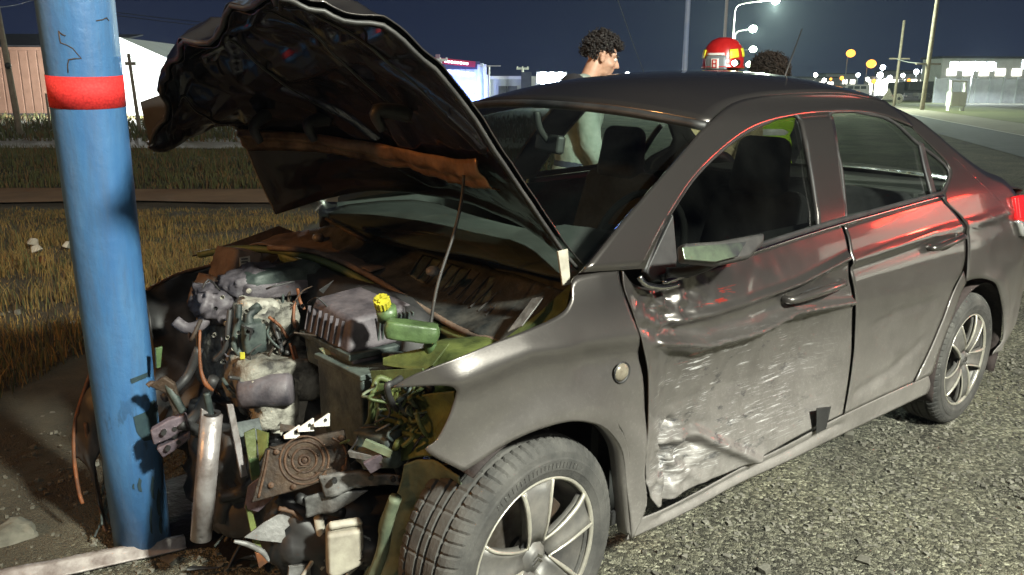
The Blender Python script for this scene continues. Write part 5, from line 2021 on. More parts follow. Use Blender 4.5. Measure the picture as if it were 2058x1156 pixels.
g = GW(22, 1105)
rock('rock', (g[0], g[1], .03), (.09, .06, .07), 'large angular grey rock beside the fallen bumper beam', 3)
for k, (px, py, r_) in enumerate(((330, 548, .07), (300, 565, .045), (360, 540, .05))):
    g = GW(px, py)
    rock('rock', (g[0], g[1], .02), (r_, r_ * .8, r_ * .7), 'pale stone lying in the dry grass behind the crushed wing', 10 + k, 'pale stones in the dry grass')
for k, (px, py) in enumerate(((70, 505), (138, 512), (85, 545), (75, 520))):
    g = GW(px, py)
    o = MB().box((0, 0, .09), (.10, .05, .06), (.4, .3, k), .6).build('litter', 'cream' if k != 2 else 'orange', bevel=.01, loc=(g[0], g[1], 0))
    tag(o, ['pale crumpled litter caught in the dry grass', 'pale crumpled litter caught in the dry grass', 'orange scrap of litter standing in the dry grass', 'pale crumpled litter caught in the dry grass'][k], 'litter', None if k == 2 else 'litter in the dry grass')
for k in range(16):
    px, py = random.uniform(370, 760), random.uniform(1115, 1200)
    g = GW(px, py)
    o = MB().prism([(random.uniform(-.05, .05), random.uniform(-.05, .05), random.uniform(0, .02)) for _ in range(4)], .004).build('plastic_shard', random.choice(['black', 'plastic', 'trim']), loc=(g[0], g[1], ground_z(g[0], g[1]) + .015))
    tag(o, 'black plastic shard on the ground under the wrecked front end', 'debris', 'plastic shards under the car front')

# dark glossy patch on the ground under the engine
mk('dark_glossy', (.006, .006, .007), (.018, .016, .014), 9, .35, 0, .5, 40)
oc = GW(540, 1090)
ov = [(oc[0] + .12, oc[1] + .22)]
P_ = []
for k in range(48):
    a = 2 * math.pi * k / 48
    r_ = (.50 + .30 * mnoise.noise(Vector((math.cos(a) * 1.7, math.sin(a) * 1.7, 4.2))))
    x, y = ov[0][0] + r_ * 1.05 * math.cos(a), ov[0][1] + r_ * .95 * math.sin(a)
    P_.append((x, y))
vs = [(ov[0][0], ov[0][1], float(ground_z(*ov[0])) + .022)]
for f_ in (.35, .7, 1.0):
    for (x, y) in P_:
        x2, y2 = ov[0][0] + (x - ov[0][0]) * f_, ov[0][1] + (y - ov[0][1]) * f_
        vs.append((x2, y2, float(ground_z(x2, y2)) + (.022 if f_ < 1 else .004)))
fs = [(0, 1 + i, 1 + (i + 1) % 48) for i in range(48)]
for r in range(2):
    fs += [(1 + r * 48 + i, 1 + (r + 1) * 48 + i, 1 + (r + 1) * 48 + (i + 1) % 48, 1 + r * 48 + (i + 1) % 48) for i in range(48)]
tag(MB().add(vs, fs).build('dark_ground_patch', 'dark_glossy', smooth=True), kind='structure')

# ================================================================== BACKGROUND: buildings, lamps, poles, vehicles
def local(px, D, yaw_=0.0):
    """empty on the ground D metres ahead at a pixel column, x along the picture, y away"""
    p = WD(px, 177, D)
    o = empty('x', (p[0], p[1], 0))
    o.rotation_euler = (0, 0, math.atan2(RH[1], RH[0]) + yaw_)
    return o


def pxm(D):
    return FPX / math.cos(PITCH) / D * math.cos(PITCH) ** 0


mk('pink_wall', (.24, .14, .095), (.31, .185, .13), 1.5, .8, 0, .1, 30)
mk('dark_roof', (.030, .030, .034), (.05, .05, .055), 2, .7)
mk('white_wall', (.72, .74, .72), (.62, .64, .62), .8, .7)
mk('grey_wall', (.38, .42, .40), (.48, .52, .50), .8, .7)
mk('dark_door', (.05, .06, .065), (.08, .09, .095), 2, .6)
mk('steel', (.32, .34, .33), (.42, .44, .42), 3, .5, .4)
mk('wood', (.20, .17, .13), (.30, .26, .20), 6, .9)
mk('white_post', (.78, .78, .74), None, rough=.6)
mk('sign_red', (.42, .02, .03), None, rough=.5)
mk('concrete', (.22, .225, .22), (.32, .33, .32), 1.2, .9)
mk('van_white', (.75, .75, .72), None, rough=.4)
mk('truck_dark', (.03, .032, .03), (.05, .05, .05), 3, .6)
mk('blue_tarp', (.03, .08, .30), (.05, .12, .42), 2, .6)
emit('lamp_white', (1.0, .98, .90), 30)
emit('lamp_cold', (.82, .93, 1.0), 40)
emit('lamp_green', (.80, 1.0, .70), 30)
emit('lamp_sodium', (1.0, .36, .04), 2.4)
emit('lamp_blue', (.25, .35, 1.0), 14)
emit('window_lit', (1.0, .95, .82), 2.2)
emit('sign_lit', (.95, .93, 1.0), 2.5)


def part(name, mb, mat, root, **k):
    return mb.build(name, mat, root, **k)


def light(root, loc, c, e, r=.15):
    l = bpy.data.lights.new('lamp_light', 'POINT')
    l.energy = e
    l.color = c
    l.shadow_soft_size = r
    o = bpy.data.objects.new('lamp_light', l)
    col.objects.link(o)
    o.parent = root
    o.location = loc
    return o


def named(o, name, label, cat, group=None):
    o.name = name
    return tag(o, label, cat, group)


# pink warehouse, far left
D = 43.5
s_ = pxm(D)
wr = named(local(-60, D), 'warehouse', 'long pink clad warehouse with dark roof behind the blue pole', 'building')
for k in range(32):
    part('wall_panel', MB().box((-8.2 + k * .465, 0.0, 1.62), (.43, .12, 3.24)), 'pink_wall', wr, bevel=.04)
part('wall_core', MB().box((-1.0, 3, 1.6), (14.8, 5.8, 3.2)), 'dark_door', wr)
part('gutter', MB().box((-1.0, -.1, 3.30), (15, .22, .16)), 'pink_wall', wr)
part('roof', MB().prism([(-8.6, -.1, 3.42), (6.6, -.1, 3.42), (6.6, 6, 4.35), (-8.6, 6, 4.35)], .08), 'dark_roof', wr)
part('plinth', MB().box((-1.0, -.05, .03), (15, .2, .12)), 'dark_roof', wr)

# white gabled shed, floodlit
wt = named(local(252, D), 'gabled_shed', 'white gabled shed with latticed top, floodlit at night', 'building')
hw_ = 2.35
zb, ze, za = 0.0, 2.75, 3.80
part('facade', MB().prism([(-hw_, 0, zb), (hw_, 0, zb), (hw_, 0, 2.2), (-hw_, 0, 2.2)], .1), 'white_wall', wt)
part('gable_sheet', MB().prism([(-hw_, .15, 2.0), (hw_, .15, 2.0), (hw_, .15, ze), (0, .15, za), (-hw_, .15, ze)], .06), 'grey_wall', wt)
for k in range(19):
    x = -hw_ + k * 2 * hw_ / 18
    top_ = za - (za - ze) * abs(x) / hw_
    part('lattice_bar', MB().box((x, .04, (2.2 + top_) / 2), (.045, .05, top_ - 2.2)), 'white_wall', wt)
for z in (2.3, 2.6, 2.9, 3.2, 3.5):
    w2 = hw_ if z < ze else hw_ * (za - z) / (za - ze)
    part('lattice_bar', MB().box((0, .0, z), (2 * w2, .04, .045)), 'white_wall', wt)
part('roof', MB().prism([(-hw_ - .1, -.1, ze + .03), (0, -.1, za + .06), (0, 9, za + .06), (-hw_ - .1, 9, ze + .03)], .06), 'white_wall', wt)
part('roof', MB().prism([(hw_ + .1, -.1, ze + .03), (0, -.1, za + .06), (0, 9, za + .06), (hw_ + .1, 9, ze + .03)], .06), 'white_wall', wt)
part('side_wall', MB().box((hw_, 4.5, 1.3), (.1, 9, 2.6)), 'white_wall', wt)
part('awning', MB().box((1.0, -.15, 1.75), (.62, .3, .08)), 'steel', wt)
for k in range(4):
    part('side_vent', MB().box((1.55 + .22 * k, -.06, 2.05), (.14, .05, .26)), 'steel', wt)
fl = named(local(225, D - 6.0), 'floodlight', 'floodlight on a short post aimed at the white shed', 'floodlight')
part('post', MB().tube([(0, 0, 0), (0, 0, 1.2)], .05, 8), 'steel', fl)
part('lamp_head', MB().box((0, .1, 1.25), (.3, .12, .22)), 'steel', fl, bevel=.02)
light(fl, (0, .5, 1.3), (.95, 1.0, .97), 4000, .2)
lw = named(local(-30, D - 5.0), 'floodlight', 'unseen warm floodlight added before the pink warehouse to light its wall', 'floodlight')
part('post', MB().tube([(0, 0, 0), (0, 0, .6)], .05, 8), 'steel', lw)
part('lamp_head', MB().box((0, .1, .7), (.3, .12, .22)), 'steel', lw, bevel=.02)
light(lw, (0, .5, 1.0), (1.0, .75, .6), 170, .3)  # lamp added out of view to light the warehouse wall

# leaning poles on the left
def lean_pole(name, a, b2, D, r, mat, label, cat='utility pole', group=None, cross=None):
    A, B = WD(a[0], a[1], D), WD(b2[0], b2[1], D)
    base = Vector((A[0], A[1], 0))
    o = empty(name, tuple(base))
    tag(o, label, cat, group)
    part('shaft', MB().tube([Vector((0, 0, -.1)), Vector(B) - base], [r * 1.15, r * .85], 10, smooth=False), mat, o, smooth=True)
    if cross:
        for (px, py, w_) in cross:
            p = Vector(WD(px, py, D)) - base
            part('crossarm', MB().box(p, (w_, .08, .1), (0, 0, math.atan2(RH[1], RH[0]))), mat, o)
    return o


lp = lean_pole('utility_pole', (42, 275), (-12, -20), 24.5, .085, 'wood', 'leaning timber utility pole in front of the pink warehouse')
p_ = Vector(WD(16, 132, 24.3)) - Vector(lp.location)
part('meter_box', MB().sph(p_, .09, 2), 'truck_dark', lp)
lean_pole('utility_pole', (282, 268), (258, 108), 26, .055, 'wood', 'thin dark leaning post in front of the white gabled shed', cross=[(262, 128, .30)])
lean_pole('fence_post', (98, 228), (92, 188), 30, .04, 'wood', 'short dark fence post by the pink warehouse wall', 'post')
for k, (a, b2, D_) in enumerate((((225, 24), (560, 52), 30), ((225, 30), (560, 60), 30.5), ((-50, 20), (95, -10), 25))):
    A, B = WD(*a, D_), WD(*b2, D_ + 6)
    mid = (A + B) / 2 - np.array([0, 0, .10])
    tag(MB().tube([A, mid, B], .012, 5).build('overhead_wire', 'truck_dark'), ['upper dark overhead wire above the white gabled shed', 'lower dark overhead wire above the white gabled shed', 'dark overhead wire running to the leaning timber pole'][k], 'wire')

# lit sheds behind the hood
D = 62.0
sh = named(local(900, D), 'sign_shed', 'blue lit shed with a red signboard and white lettering', 'building')
part('wall', MB().box((0, 2, 1.6), (5.2, 4, 3.2)), 'grey_wall', sh)
part('parapet', MB().box((.2, -.06, 3.05), (4.4, .14, .55)), 'dark_roof', sh)
sg = part('signboard', MB().box((.35, -.16, 3.28), (3.4, .1, .42), (0, .10, 0)), 'sign_red', sh)
for k in range(8):
    part('sign_letter', MB().box((-.1 + k * .22, -.23, 3.32 - k * .022), (.15, .03, .16)), 'sign_lit', sg)
for k in range(11):
    part('sign_light', MB().box((-1.6 + .34 * k, -.15, 2.78 - .035 * k), (.22, .04, .2)), 'sign_lit', sh)
part('corner_post', MB().box((-.65, -.5, 1.9), (.3, .2, 3.8)), 'pink_wall', sh)
for x in (.55, 1.75):
    part('blue_lamp', MB().sph((x, -.25, 1.15), .17, 2), 'lamp_blue', sh, smooth=True)
    light(sh, (x, -.9, 1.2), (.12, .2, 1.0), 420)
for k, x in enumerate((2.3, 2.75)):
    part('white_column', MB().box((x, -.45, 1.55), (.2, .2, 3.1)), 'white_post', sh)
sd = named(local(1015, D), 'flat_shed', 'pale flat roofed shed with dark double door behind the windscreen', 'building')
part('wall', MB().box((.2, 2.2, 1.05), (6.2, 4, 2.1)), 'grey_wall', sd)
part('fascia', MB().box((.2, .12, 2.2), (6.3, .2, .22)), 'white_wall', sd)
for x in (-.35, .35):
    part('door_leaf', MB().box((.2 + x, .14, .8), (.66, .1, 1.6)), 'dark_door', sd)
part('window', MB().box((1.55, .14, 1.0), (.42, .1, .36)), 'dark_door', sd)
for x in (-1.3, 2.95):
    part('downpipe', MB().box((x, .1, 1.2), (.14, .12, 2.4)), 'white_post', sd)
wl = named(local(1100, D), 'white_shed', 'small white wall lit by the cold floodlight beside the flat shed', 'building')
part('wall', MB().box((.1, 1, 1.05), (3.4, 2, 2.1)), 'white_wall', wl)
part('side_tower', MB().box((-1.55, .2, 1.3), (.75, .6, 2.6)), 'dark_door', wl)
for k in range(6):
    part('wall_panel', MB().box((-.9 + k * .45, -.03, 1.0), (.40, .06, 1.9)), 'white_wall', wl)


def tpost(px, top, D_, label):
    o = named(local(px, D_), 'cross_post', label, 'post')
    h = CZ + (178 - top) / pxm(D_)
    part('shaft', MB().tube([(0, 0, 0), (0, 0, h)], .10, 10, smooth=False), 'white_post', o, smooth=True)
    part('crossbar', MB().box((0, 0, h), (.95, .12, .16)), 'white_post', o)
    for x in (-.4, 0, .4):
        part('insulator', MB().tube([(x, 0, h), (x, 0, h + .16)], .05, 8), 'white_post', o)


tpost(886, 124, 56, 'white cross-topped power post in front of the sign shed')
tpost(1050, 140, 66, 'smaller white cross-topped power post above the flat shed')
o = named(local(983, 58), 'thin_mast', 'thin white mast with a long crossbar before the flat shed', 'post')
part('shaft', MB().tube([(0, 0, 0), (0, 0, 2.9)], .06, 8), 'white_post', o, smooth=True)
part('crossbar', MB().box((0, 0, 2.92), (1.6, .05, .05)), 'white_post', o)


def flood(px, py, D_, mat, c, e, label, n_=1, r=.16, group=None, spread=.5):
    o = named(local(px, D_), 'floodlight', label, 'floodlight', group)
    h = CZ + (178 - py) / pxm(D_)
    part('post', MB().tube([(0, 0, 0), (0, 0, h)], .05, 8), 'steel', o, smooth=True)
    for k in range(n_):
        x = (k - (n_ - 1) / 2) * spread
        hd_ = part('lamp_head', MB().box((x, .12, h), (r * 2.2, .14, r * 2.0)), 'steel', o, bevel=.02)
        part('lamp_lens', MB().sph((x, -.02, h), r, 2, (1, .5, 1)), mat, hd_, smooth=True)
    if e:
        light(o, (0, -.6, h), c, e)
    return o


flood(1108, 158, 60.5, 'lamp_cold', (.8, .92, 1), 900, 'dazzling cold floodlight in front of the small white wall', 3, .42, None, .62)
flood(1260, 150, 60, 'lamp_cold', (.8, .92, 1), 0, 'small white floodlight on a post behind the car roof', 1, .15)
flood(1330, 153, 64, 'lamp_white', (1, 1, .8), 0, 'small warm floodlight on a post behind the car roof', 1, .13)
flood(1950, 132, 92, 'lamp_cold', (.8, .92, 1), 2500, 'cluster of dazzling floodlights over the long fence by the road', 5, .48, None, 1.0)
flood(2062, 128, 92, 'lamp_cold', (.8, .92, 1), 800, 'single dazzling floodlight at the far end of the fence', 2, .5)


# street lamps along the road
def street_lamp(px_post, px_head, py, D_, mat, c, e, label, group=None, rr=.22, hh=None):
    o = named(local(px_post, D_), 'street_lamp', label, 'street lamp', group)
    h = CZ + (178 - py) / pxm(D_)
    arm = (px_head - px_post) / pxm(D_)
    part('post', MB().tube([(0, 0, 0), (0, 0, h - 1.0)], [.11, .07], 10, smooth=False), 'steel', o, smooth=True)
    part('arm', MB().tube([(0, 0, h - 1.0), (arm * .06, 0, h - .45), (arm * .3, 0, h - .2), (arm, 0, h + .03)], .05, 8), 'steel', o, smooth=True)
    hd_ = part('lamp_head', MB().box((arm, 0, h + .06), (.75, .3, .12)), 'steel', o, bevel=.04)
    part('lamp_lens', MB().sph((arm, -.02, h - .02), rr, 2, (1.0, .9, .85)), mat, hd_, smooth=True)
    if e:
        light(o, (arm, 0, h - .35), c, e, .2)


street_lamp(1466, 1545, 8, 64, 'lamp_green', (.85, 1.0, .75), 26000, 'tall street lamp with greenish lamp, first of the row along the road', None, .32)
street_lamp(1470, 1505, 62, 94, 'lamp_green', (.85, 1.0, .75), 22000, 'greenish street lamp, second of the row along the road', None, .45)
street_lamp(1476, 1508, 101, 140, 'lamp_green', (.85, 1.0, .75), 0, 'greenish street lamp, third of the row along the road', None, .6)
street_lamp(1482, 1503, 130, 230, 'lamp_green', (.85, 1.0, .75), 0, 'greenish street lamp, farthest of the row along the road', None, .95)
street_lamp(1697, 1703, 108, 150, 'lamp_sodium', (1, .42, .08), 2500, 'orange sodium street lamp, higher of the two over the car roof', None, .8)
street_lamp(1738, 1746, 128, 200, 'lamp_sodium', (1, .42, .08), 2500, 'orange sodium street lamp, lower of the two over the car roof', None, 1.15)

# masts and poles
def mast(px, D_, r, mat, label, top=-60, lean=0, cat='pole', cross=None):
    o = named(local(px, D_), 'pole', label, cat)
    h = CZ + (178 - top) / pxm(D_)
    part('shaft', MB().tube([(0, 0, 0), (lean, 0, h)], [r, r * .8], 12, smooth=False), mat, o, smooth=True)
    if cross:
        z = CZ + (178 - cross) / pxm(D_)
        part('crossarm', MB().box((lean * z / h, 0, z), (1.8, .1, .12)), mat, o)
    return o


mk('pole_blue_white', (.55, .62, .75), (.28, .42, .70), .9, .5)
o = mast(1374, 18, .062, 'pole_blue_white', 'slim pale blue flagpole rising behind the car roof')
mast(1450, 30, .062, 'white_post', 'slim grey mast behind the red helmet', -40)
mast(1858, 62, .17, 'wood', 'tall timber power pole beside the road', -80, .25, 'utility pole', 128)
mast(1800, 75, .13, 'wood', 'shorter timber power pole behind the parked vehicles', 45, .1, 'utility pole', 118)
for k, (a, b2, D0, D1) in enumerate((((1240, -5), (1303, 165), 25, 40), ((1800, 118), (1857, 128), 75, 62))):
    A, B = WD(*a, D0), WD(*b2, D1)
    tag(MB().tube([A, (A + B) / 2 - np.array([0, 0, .1]), B], .012 if k == 0 else .03, 5).build('overhead_wire', 'steel'), ['slanting pale guy wire in the sky beside the curly haired man', 'slack wire strung between the two timber power poles'][k], 'wire')

# right-hand distance: fence, cabinet, vehicles, lit yards
D = 96
fn = named(local(1990, D), 'long_fence', 'long grey panel fence below the floodlight cluster', 'fence')
for k in range(12):
    part('fence_panel', MB().box((-5.6 + k * 1.55, 0, 1.35), (1.45, .12, 2.7)), 'concrete', fn, bevel=.02)
    part('fence_post', MB().box((-6.37 + k * 1.55, -.06, 1.45), (.14, .16, 2.9)), 'steel', fn)
yb = named(local(2010, 125), 'yard_building', 'bright white flat building behind the long fence', 'building')
part('wall', MB().box((0, 3, 3.0), (18, 6, 6.0)), 'white_wall', yb)
part('roof', MB().box((0, 2.9, 6.1), (18.6, 6.6, .3)), 'dark_roof', yb)
for k in range(7):
    part('window', MB().box((-7.5 + 2.4 * k, -.04, 4.0), (1.4, .1, 1.0)), 'window_lit', yb)
cb = named(local(1925, 60), 'roadside_cabinet', 'white roadside cabinet standing on the grass verge', 'cabinet')
part('cabinet_body', MB().box((0, 0, .82), (1.15, .6, 1.0)), 'van_white', cb, bevel=.03)
part('door_leaf', MB().box((-.27, -.31, .82), (.5, .03, .9)), 'van_white', cb, bevel=.01)
part('door_leaf', MB().box((.27, -.31, .82), (.5, .03, .9)), 'van_white', cb, bevel=.01)
for x in (-.5, .5):
    for z0_, h_ in ((.16, .34),):
        part('leg', MB().box((x, 0, z0_), (.1, .4, h_)), 'van_white', cb)
for x in (-.5, .5):
    part('upright', MB().box((x, 0, 1.65), (.09, .3, .8)), 'van_white', cb)
part('top_rail', MB().box((0, 0, 2.05), (1.15, .3, .1)), 'van_white', cb)


def vehicle(px, D_, L_, Hh, body, label, cat, name, dark_win=True, flip=1):
    o = named(local(px, D_), name, label, cat)
    prof_ = [(-L_ / 2, .4), (-L_ / 2, Hh * .62), (-L_ / 2 + .9, Hh * .7), (-L_ / 2 + 1.5, Hh), (L_ / 2 - .15, Hh), (L_ / 2, Hh * .85), (L_ / 2, .4)]
    part('body', MB().prism([(flip * x, 0, z) for x, z in prof_], 1.9), body, o, bevel=.08)
    for k in range(3):
        x0_ = -L_ / 2 + 1.7 + k * (L_ - 2.2) / 3
        part('window', MB().box((flip * (x0_ + (L_ - 2.6) / 6), -.97, Hh * .78), ((L_ - 2.6) / 3.2, .04, Hh * .22)), 'dark_door', o)
    for x in (-L_ * .32, L_ * .32):
        part('wheel', MB().lathe([(.05, -.12), (.3, -.12), (.36, -.08), (.36, .1)], (x, -.9, .36), (0, 1, 0), 20), 'truck_dark', o, smooth=True)
    return o


vehicle(1712, 150, 5.6, 2.3, 'van_white', 'white minibus parked under the orange street lamps', 'van', 'parked_van')
vehicle(1905, 130, 4.4, 1.5, 'blue_tarp', 'blue car parked beyond the white roadside cabinet', 'car', 'parked_car')
vehicle(1868, 140, 4.4, 1.5, 'van_white', 'pale car parked behind the tall timber power pole', 'car', 'parked_car')
tk_ = named(local(1850, 120), 'parked_truck', 'dark flatbed truck with tarped load beyond the road', 'truck')
part('bed', MB().box((0, 0, 1.15), (6.5, 2.2, .3)), 'truck_dark', tk_)
part('load', MB().box((.4, 0, 1.95), (5.2, 2.1, 1.3)), 'truck_dark', tk_, bevel=.15)
part('cab', MB().box((-3.5, 0, 1.5), (1.6, 2.1, 1.9)), 'truck_dark', tk_, bevel=.15)
for x in (-3.3, .8, 2.2):
    part('wheel', MB().lathe([(.05, -.12), (.4, -.12), (.48, -.08), (.48, .1)], (x, -1.0, .48), (0, 1, 0), 20), 'rubber', tk_, smooth=True)
ts = named(local(1789, 88), 'warning_trailer', 'pale warning triangle trailer with a round wheel beside the road', 'trailer')
part('triangle', MB().prism([(-.75, 0, .45), (.55, 0, .45), (-.1, 0, 1.6)], .08), 'cream', ts)
part('wheel', MB().lathe([(.12, -.1), (.42, -.1), (.5, -.04), (.5, .1)], (1.0, 0, .55), (0, 1, 0), 24), 'cream', ts, smooth=True)
part('hub', MB().lathe([(.01, -.12), (.16, -.12), (.2, -.05)], (1.0, 0, .55), (0, 1, 0), 16), 'truck_dark', ts, smooth=True)
part('drawbar', MB().box((.2, .1, .45), (2.2, .1, .1)), 'steel', ts)
# a lit filling-station-like canopy and far town buildings
cn = named(local(1775, 210), 'lit_forecourt', 'glaring lit forecourt building beyond the minibus', 'building')
part('wall', MB().box((0, 2, 1.9), (7, 3, 3.8)), 'white_wall', cn)
part('canopy', MB().box((0, -1.5, 4.2), (9, 5, .6)), 'van_white', cn)
for k in range(4):
    part('window', MB().box((-2.7 + 1.8 * k, .45, 1.9), (1.5, .1, 2.2)), 'window_lit', cn)
for x in (-3.8, 3.8):
    part('column', MB().box((x, -3.2, 2.0), (.35, .35, 4.0)), 'van_white', cn)
light(cn, (0, -2, 3.6), (.9, .95, 1), 1500)
for k, (px, w_, h_, D_) in enumerate(((1640, 14, 4.5, 230), (1690, 10, 6.0, 260), (1830, 16, 6.5, 240), (1880, 14, 5.5, 220), (1590, 10, 4.0, 260))):
    o = named(local(px, D_), 'town_building', ['low dim building behind the backlit dark head', 'dim block under the upper orange lamp', 'dim block behind the tarped truck', 'dim block left of the floodlight cluster', 'lowest dim building at the end of the lamp row'][k], 'building')
    part('wall', MB().box((0, 3, h_ / 2), (w_, 6, h_)), 'grey_wall' if k % 2 else 'concrete', o)
    part('roof', MB().box((0, 3, h_ + .15), (w_ + .4, 6.4, .3)), 'dark_roof', o)
    nwin = int(w_ / 2.4)
    for j in range(nwin):
        if (j + k) % 3 != 2:
            part('window', MB().box((-w_ / 2 + 1.2 + j * 2.4, -.05, h_ * .62), (1.5, .1, 1.3)), 'window_lit', o)
for k, (px, py, D_, mt, r) in enumerate(((1637, 150, 180, 'lamp_white', .4), (1668, 158, 200, 'lamp_sodium', .3), (1770, 135, 200, 'lamp_cold', .55), (1786, 155, 170, 'lamp_cold', .45), (1838, 143, 150, 'lamp_cold', .4),
                                         (1853, 142, 150, 'lamp_cold', .4), (1876, 143, 150, 'lamp_cold', .4), (1897, 142, 150, 'lamp_cold', .4), (1985, 146, 150, 'lamp_white', .4), (2010, 150, 150, 'lamp_white', .35),
                                         (1742, 158, 190, 'lamp_white', .4), (1766, 150, 180, 'lamp_cold', .6), (1900, 163, 140, 'lamp_white', .3), (1655, 160, 210, 'lamp_white', .45), (1690, 156, 190, 'lamp_sodium', .45), (1722, 150, 230, 'lamp_cold', .5), (1755, 162, 200, 'lamp_sodium', .5),
                                         (1812, 150, 180, 'lamp_white', .4), (1825, 160, 170, 'lamp_sodium', .35), (1925, 148, 150, 'lamp_cold', .45), (1968, 158, 150, 'lamp_cold', .4), (2035, 140, 150, 'lamp_cold', .6))):
    flood(px, py, D_, mt, None, 0, 'small distant yard lamp glowing in the town beyond the road', 1, r, 'distant yard lamps in the town')

# ---- unseen lamps on posts light the wreck; the white one is an added key
def near_lamp(name, base, head, mat, c, e, label):
    o = empty(name, base)
    tag(o, label, 'street lamp')
    B, Hd = Vector((0, 0, 0)), Vector(head) - Vector(base)
    part('post', MB().tube([B, Vector((0, 0, Hd.z - .8))], [.09, .06], 12, smooth=False), 'steel', o, smooth=True)
    part('arm', MB().tube([Vector((0, 0, Hd.z - .8)), Vector((Hd.x * .1, Hd.y * .1, Hd.z - .3)), Vector((Hd.x * .4, Hd.y * .4, Hd.z - .05)), Hd + Vector((0, 0, .06))], .04, 10), 'steel', o, smooth=True)
    hd_ = part('lamp_head', MB().box(Hd + Vector((0, 0, .10)), (.42, .30, .10)), 'steel', o, bevel=.03)
    part('lamp_lens', MB().sph(Hd + Vector((0, 0, .04)), .12, 2, (1.2, .8, .4)), mat, hd_, smooth=True)
    light(o, tuple(Hd - Vector((0, 0, .12))), c, e, .22)


near_lamp('street_lamp', (.4, -7.6, 0), (.15, -5.8, 4.7), 'lamp_white', (.98, 1.0, .87), 3050, 'unseen white lamp on a post, added as key light facing the front door of the car')
near_lamp('street_lamp', (-8.0, 2.2, 0), (-6.4, 1.4, 4.0), 'lamp_sodium', (1.0, .46, .13), 480, 'unseen orange street lamp on the shoulder ahead of the blue pole')

# ---- emergency pickup parked on the shoulder beyond the right of the picture; its red lamps tint the car's rear flank
em = empty('emergency_pickup', (8.2, -3.3, 0), math.radians(172))
tag(em, 'white emergency pickup with red light bar parked on the gravel shoulder', 'pickup')
part('body', MB().prism([(-2.5, 0, .45), (-2.5, 0, 1.0), (-.7, 0, 1.02), (-.6, 0, 1.7), (.6, 0, 1.74), (1.2, 0, 1.12), (2.4, 0, 1.02), (2.5, 0, .5)], 1.75), 'van_white', em, bevel=.07)
for sy in (-.885, .885):
    part('side_window', MB().prism([(-.5, sy, 1.12), (-.45, sy, 1.6), (.5, sy, 1.62), (1.0, sy, 1.14)], .02), 'dark_door', em)
    for x in (-1.6, 1.6):
        part('wheel', MB().lathe([(.05, -.12), (.3, -.12), (.37, -.08), (.37, .1)], (x, sy * .95, .37), (0, 1 if sy < 0 else -1, 0), 24), 'rubber', em, smooth=True)
    part('headlamp', MB().sph((2.42, sy * .75, .82), .12, 2, (.5, 1, .7)), 'lamp_clear', em, smooth=True)
lb = part('light_bar', MB().box((.1, 0, 1.80), (.25, 1.2, .10)), 'steel', em, bevel=.02)
emit('beacon_red', (1.0, .04, .02), 14)
for yv in (-.42, -.14, .14, .42):
    part('beacon', MB().box((.1, yv, 1.88), (.2, .22, .10)), 'beacon_red', lb, bevel=.02)
light(em, (.45, 0, 1.95), (1.0, .05, .03), 42, .12)

# ---- thin haze added so the lamps glow, in place of lens glare
m = bpy.data.materials.new('glow_haze')
m.use_nodes = True
n = m.node_tree
n.nodes.clear()
oo = n.nodes.new('ShaderNodeOutputMaterial')
pv = n.nodes.new('ShaderNodeVolumePrincipled')
pv.inputs['Color'].default_value = (.70, .84, 1.0, 1)
pv.inputs['Density'].default_value = .00032
n.links.new(pv.outputs[0], oo.inputs['Volume'])
MATS['glow_haze'] = m
hz_o = MB().box((0, 0, 7), (1840, 1840, 16)).build('haze', 'glow_haze')
tag(hz_o, 'thin haze volume added over the whole scene to make the lamps glow', 'haze', kind='stuff')

# ================================================================== PEOPLE behind the car
mk('skin', (.50, .29, .20), (.56, .34, .24), 30, .5)
mk('hair', (.010, .008, .008), (.022, .017, .015), 40, .6)
mk('hair_brown', (.014, .009, .007), (.035, .022, .014), 40, .6)
mk('jacket_dark', (.020, .021, .026), (.034, .035, .042), 12, .85, 0, .3, 40)
mk('shirt_pale', (.24, .31, .27), (.42, .49, .44), 7, .9, 0, 1.0, 16)
mk('jeans', (.03, .04, .07), (.05, .06, .09), 20, .9)
mk('hivis', (.45, .78, .04), (.38, .66, .03), 10, .7, 0, .4, 25)
mk('reflective', (.6, .62, .6), None, rough=.35)
mk('fire_coat', (.30, .26, .14), (.38, .33, .19), 12, .85, 0, .3, 40)
mk('helmet_red', (.50, .02, .02), (.36, .012, .012), 10, .28, coat=.5)
mk('helmet_yellow', (.75, .78, .05), None, rough=.35)
mk('badge_grey', (.16, .19, .21), None, rough=.5)
mk('badge_white', (.72, .72, .70), None, rough=.5)


def blob(name, mb, mat, parent, vox, smooth_it=4):
    o = mb.build(name, mat, parent, recalc=False)
    r = o.modifiers.new('remesh', 'REMESH')
    r.mode = 'VOXEL'
    r.voxel_size = vox
    r.use_smooth_shade = True
    s_ = o.modifiers.new('smooth', 'SMOOTH')
    s_.iterations = smooth_it
    s_.factor = .5
    return o


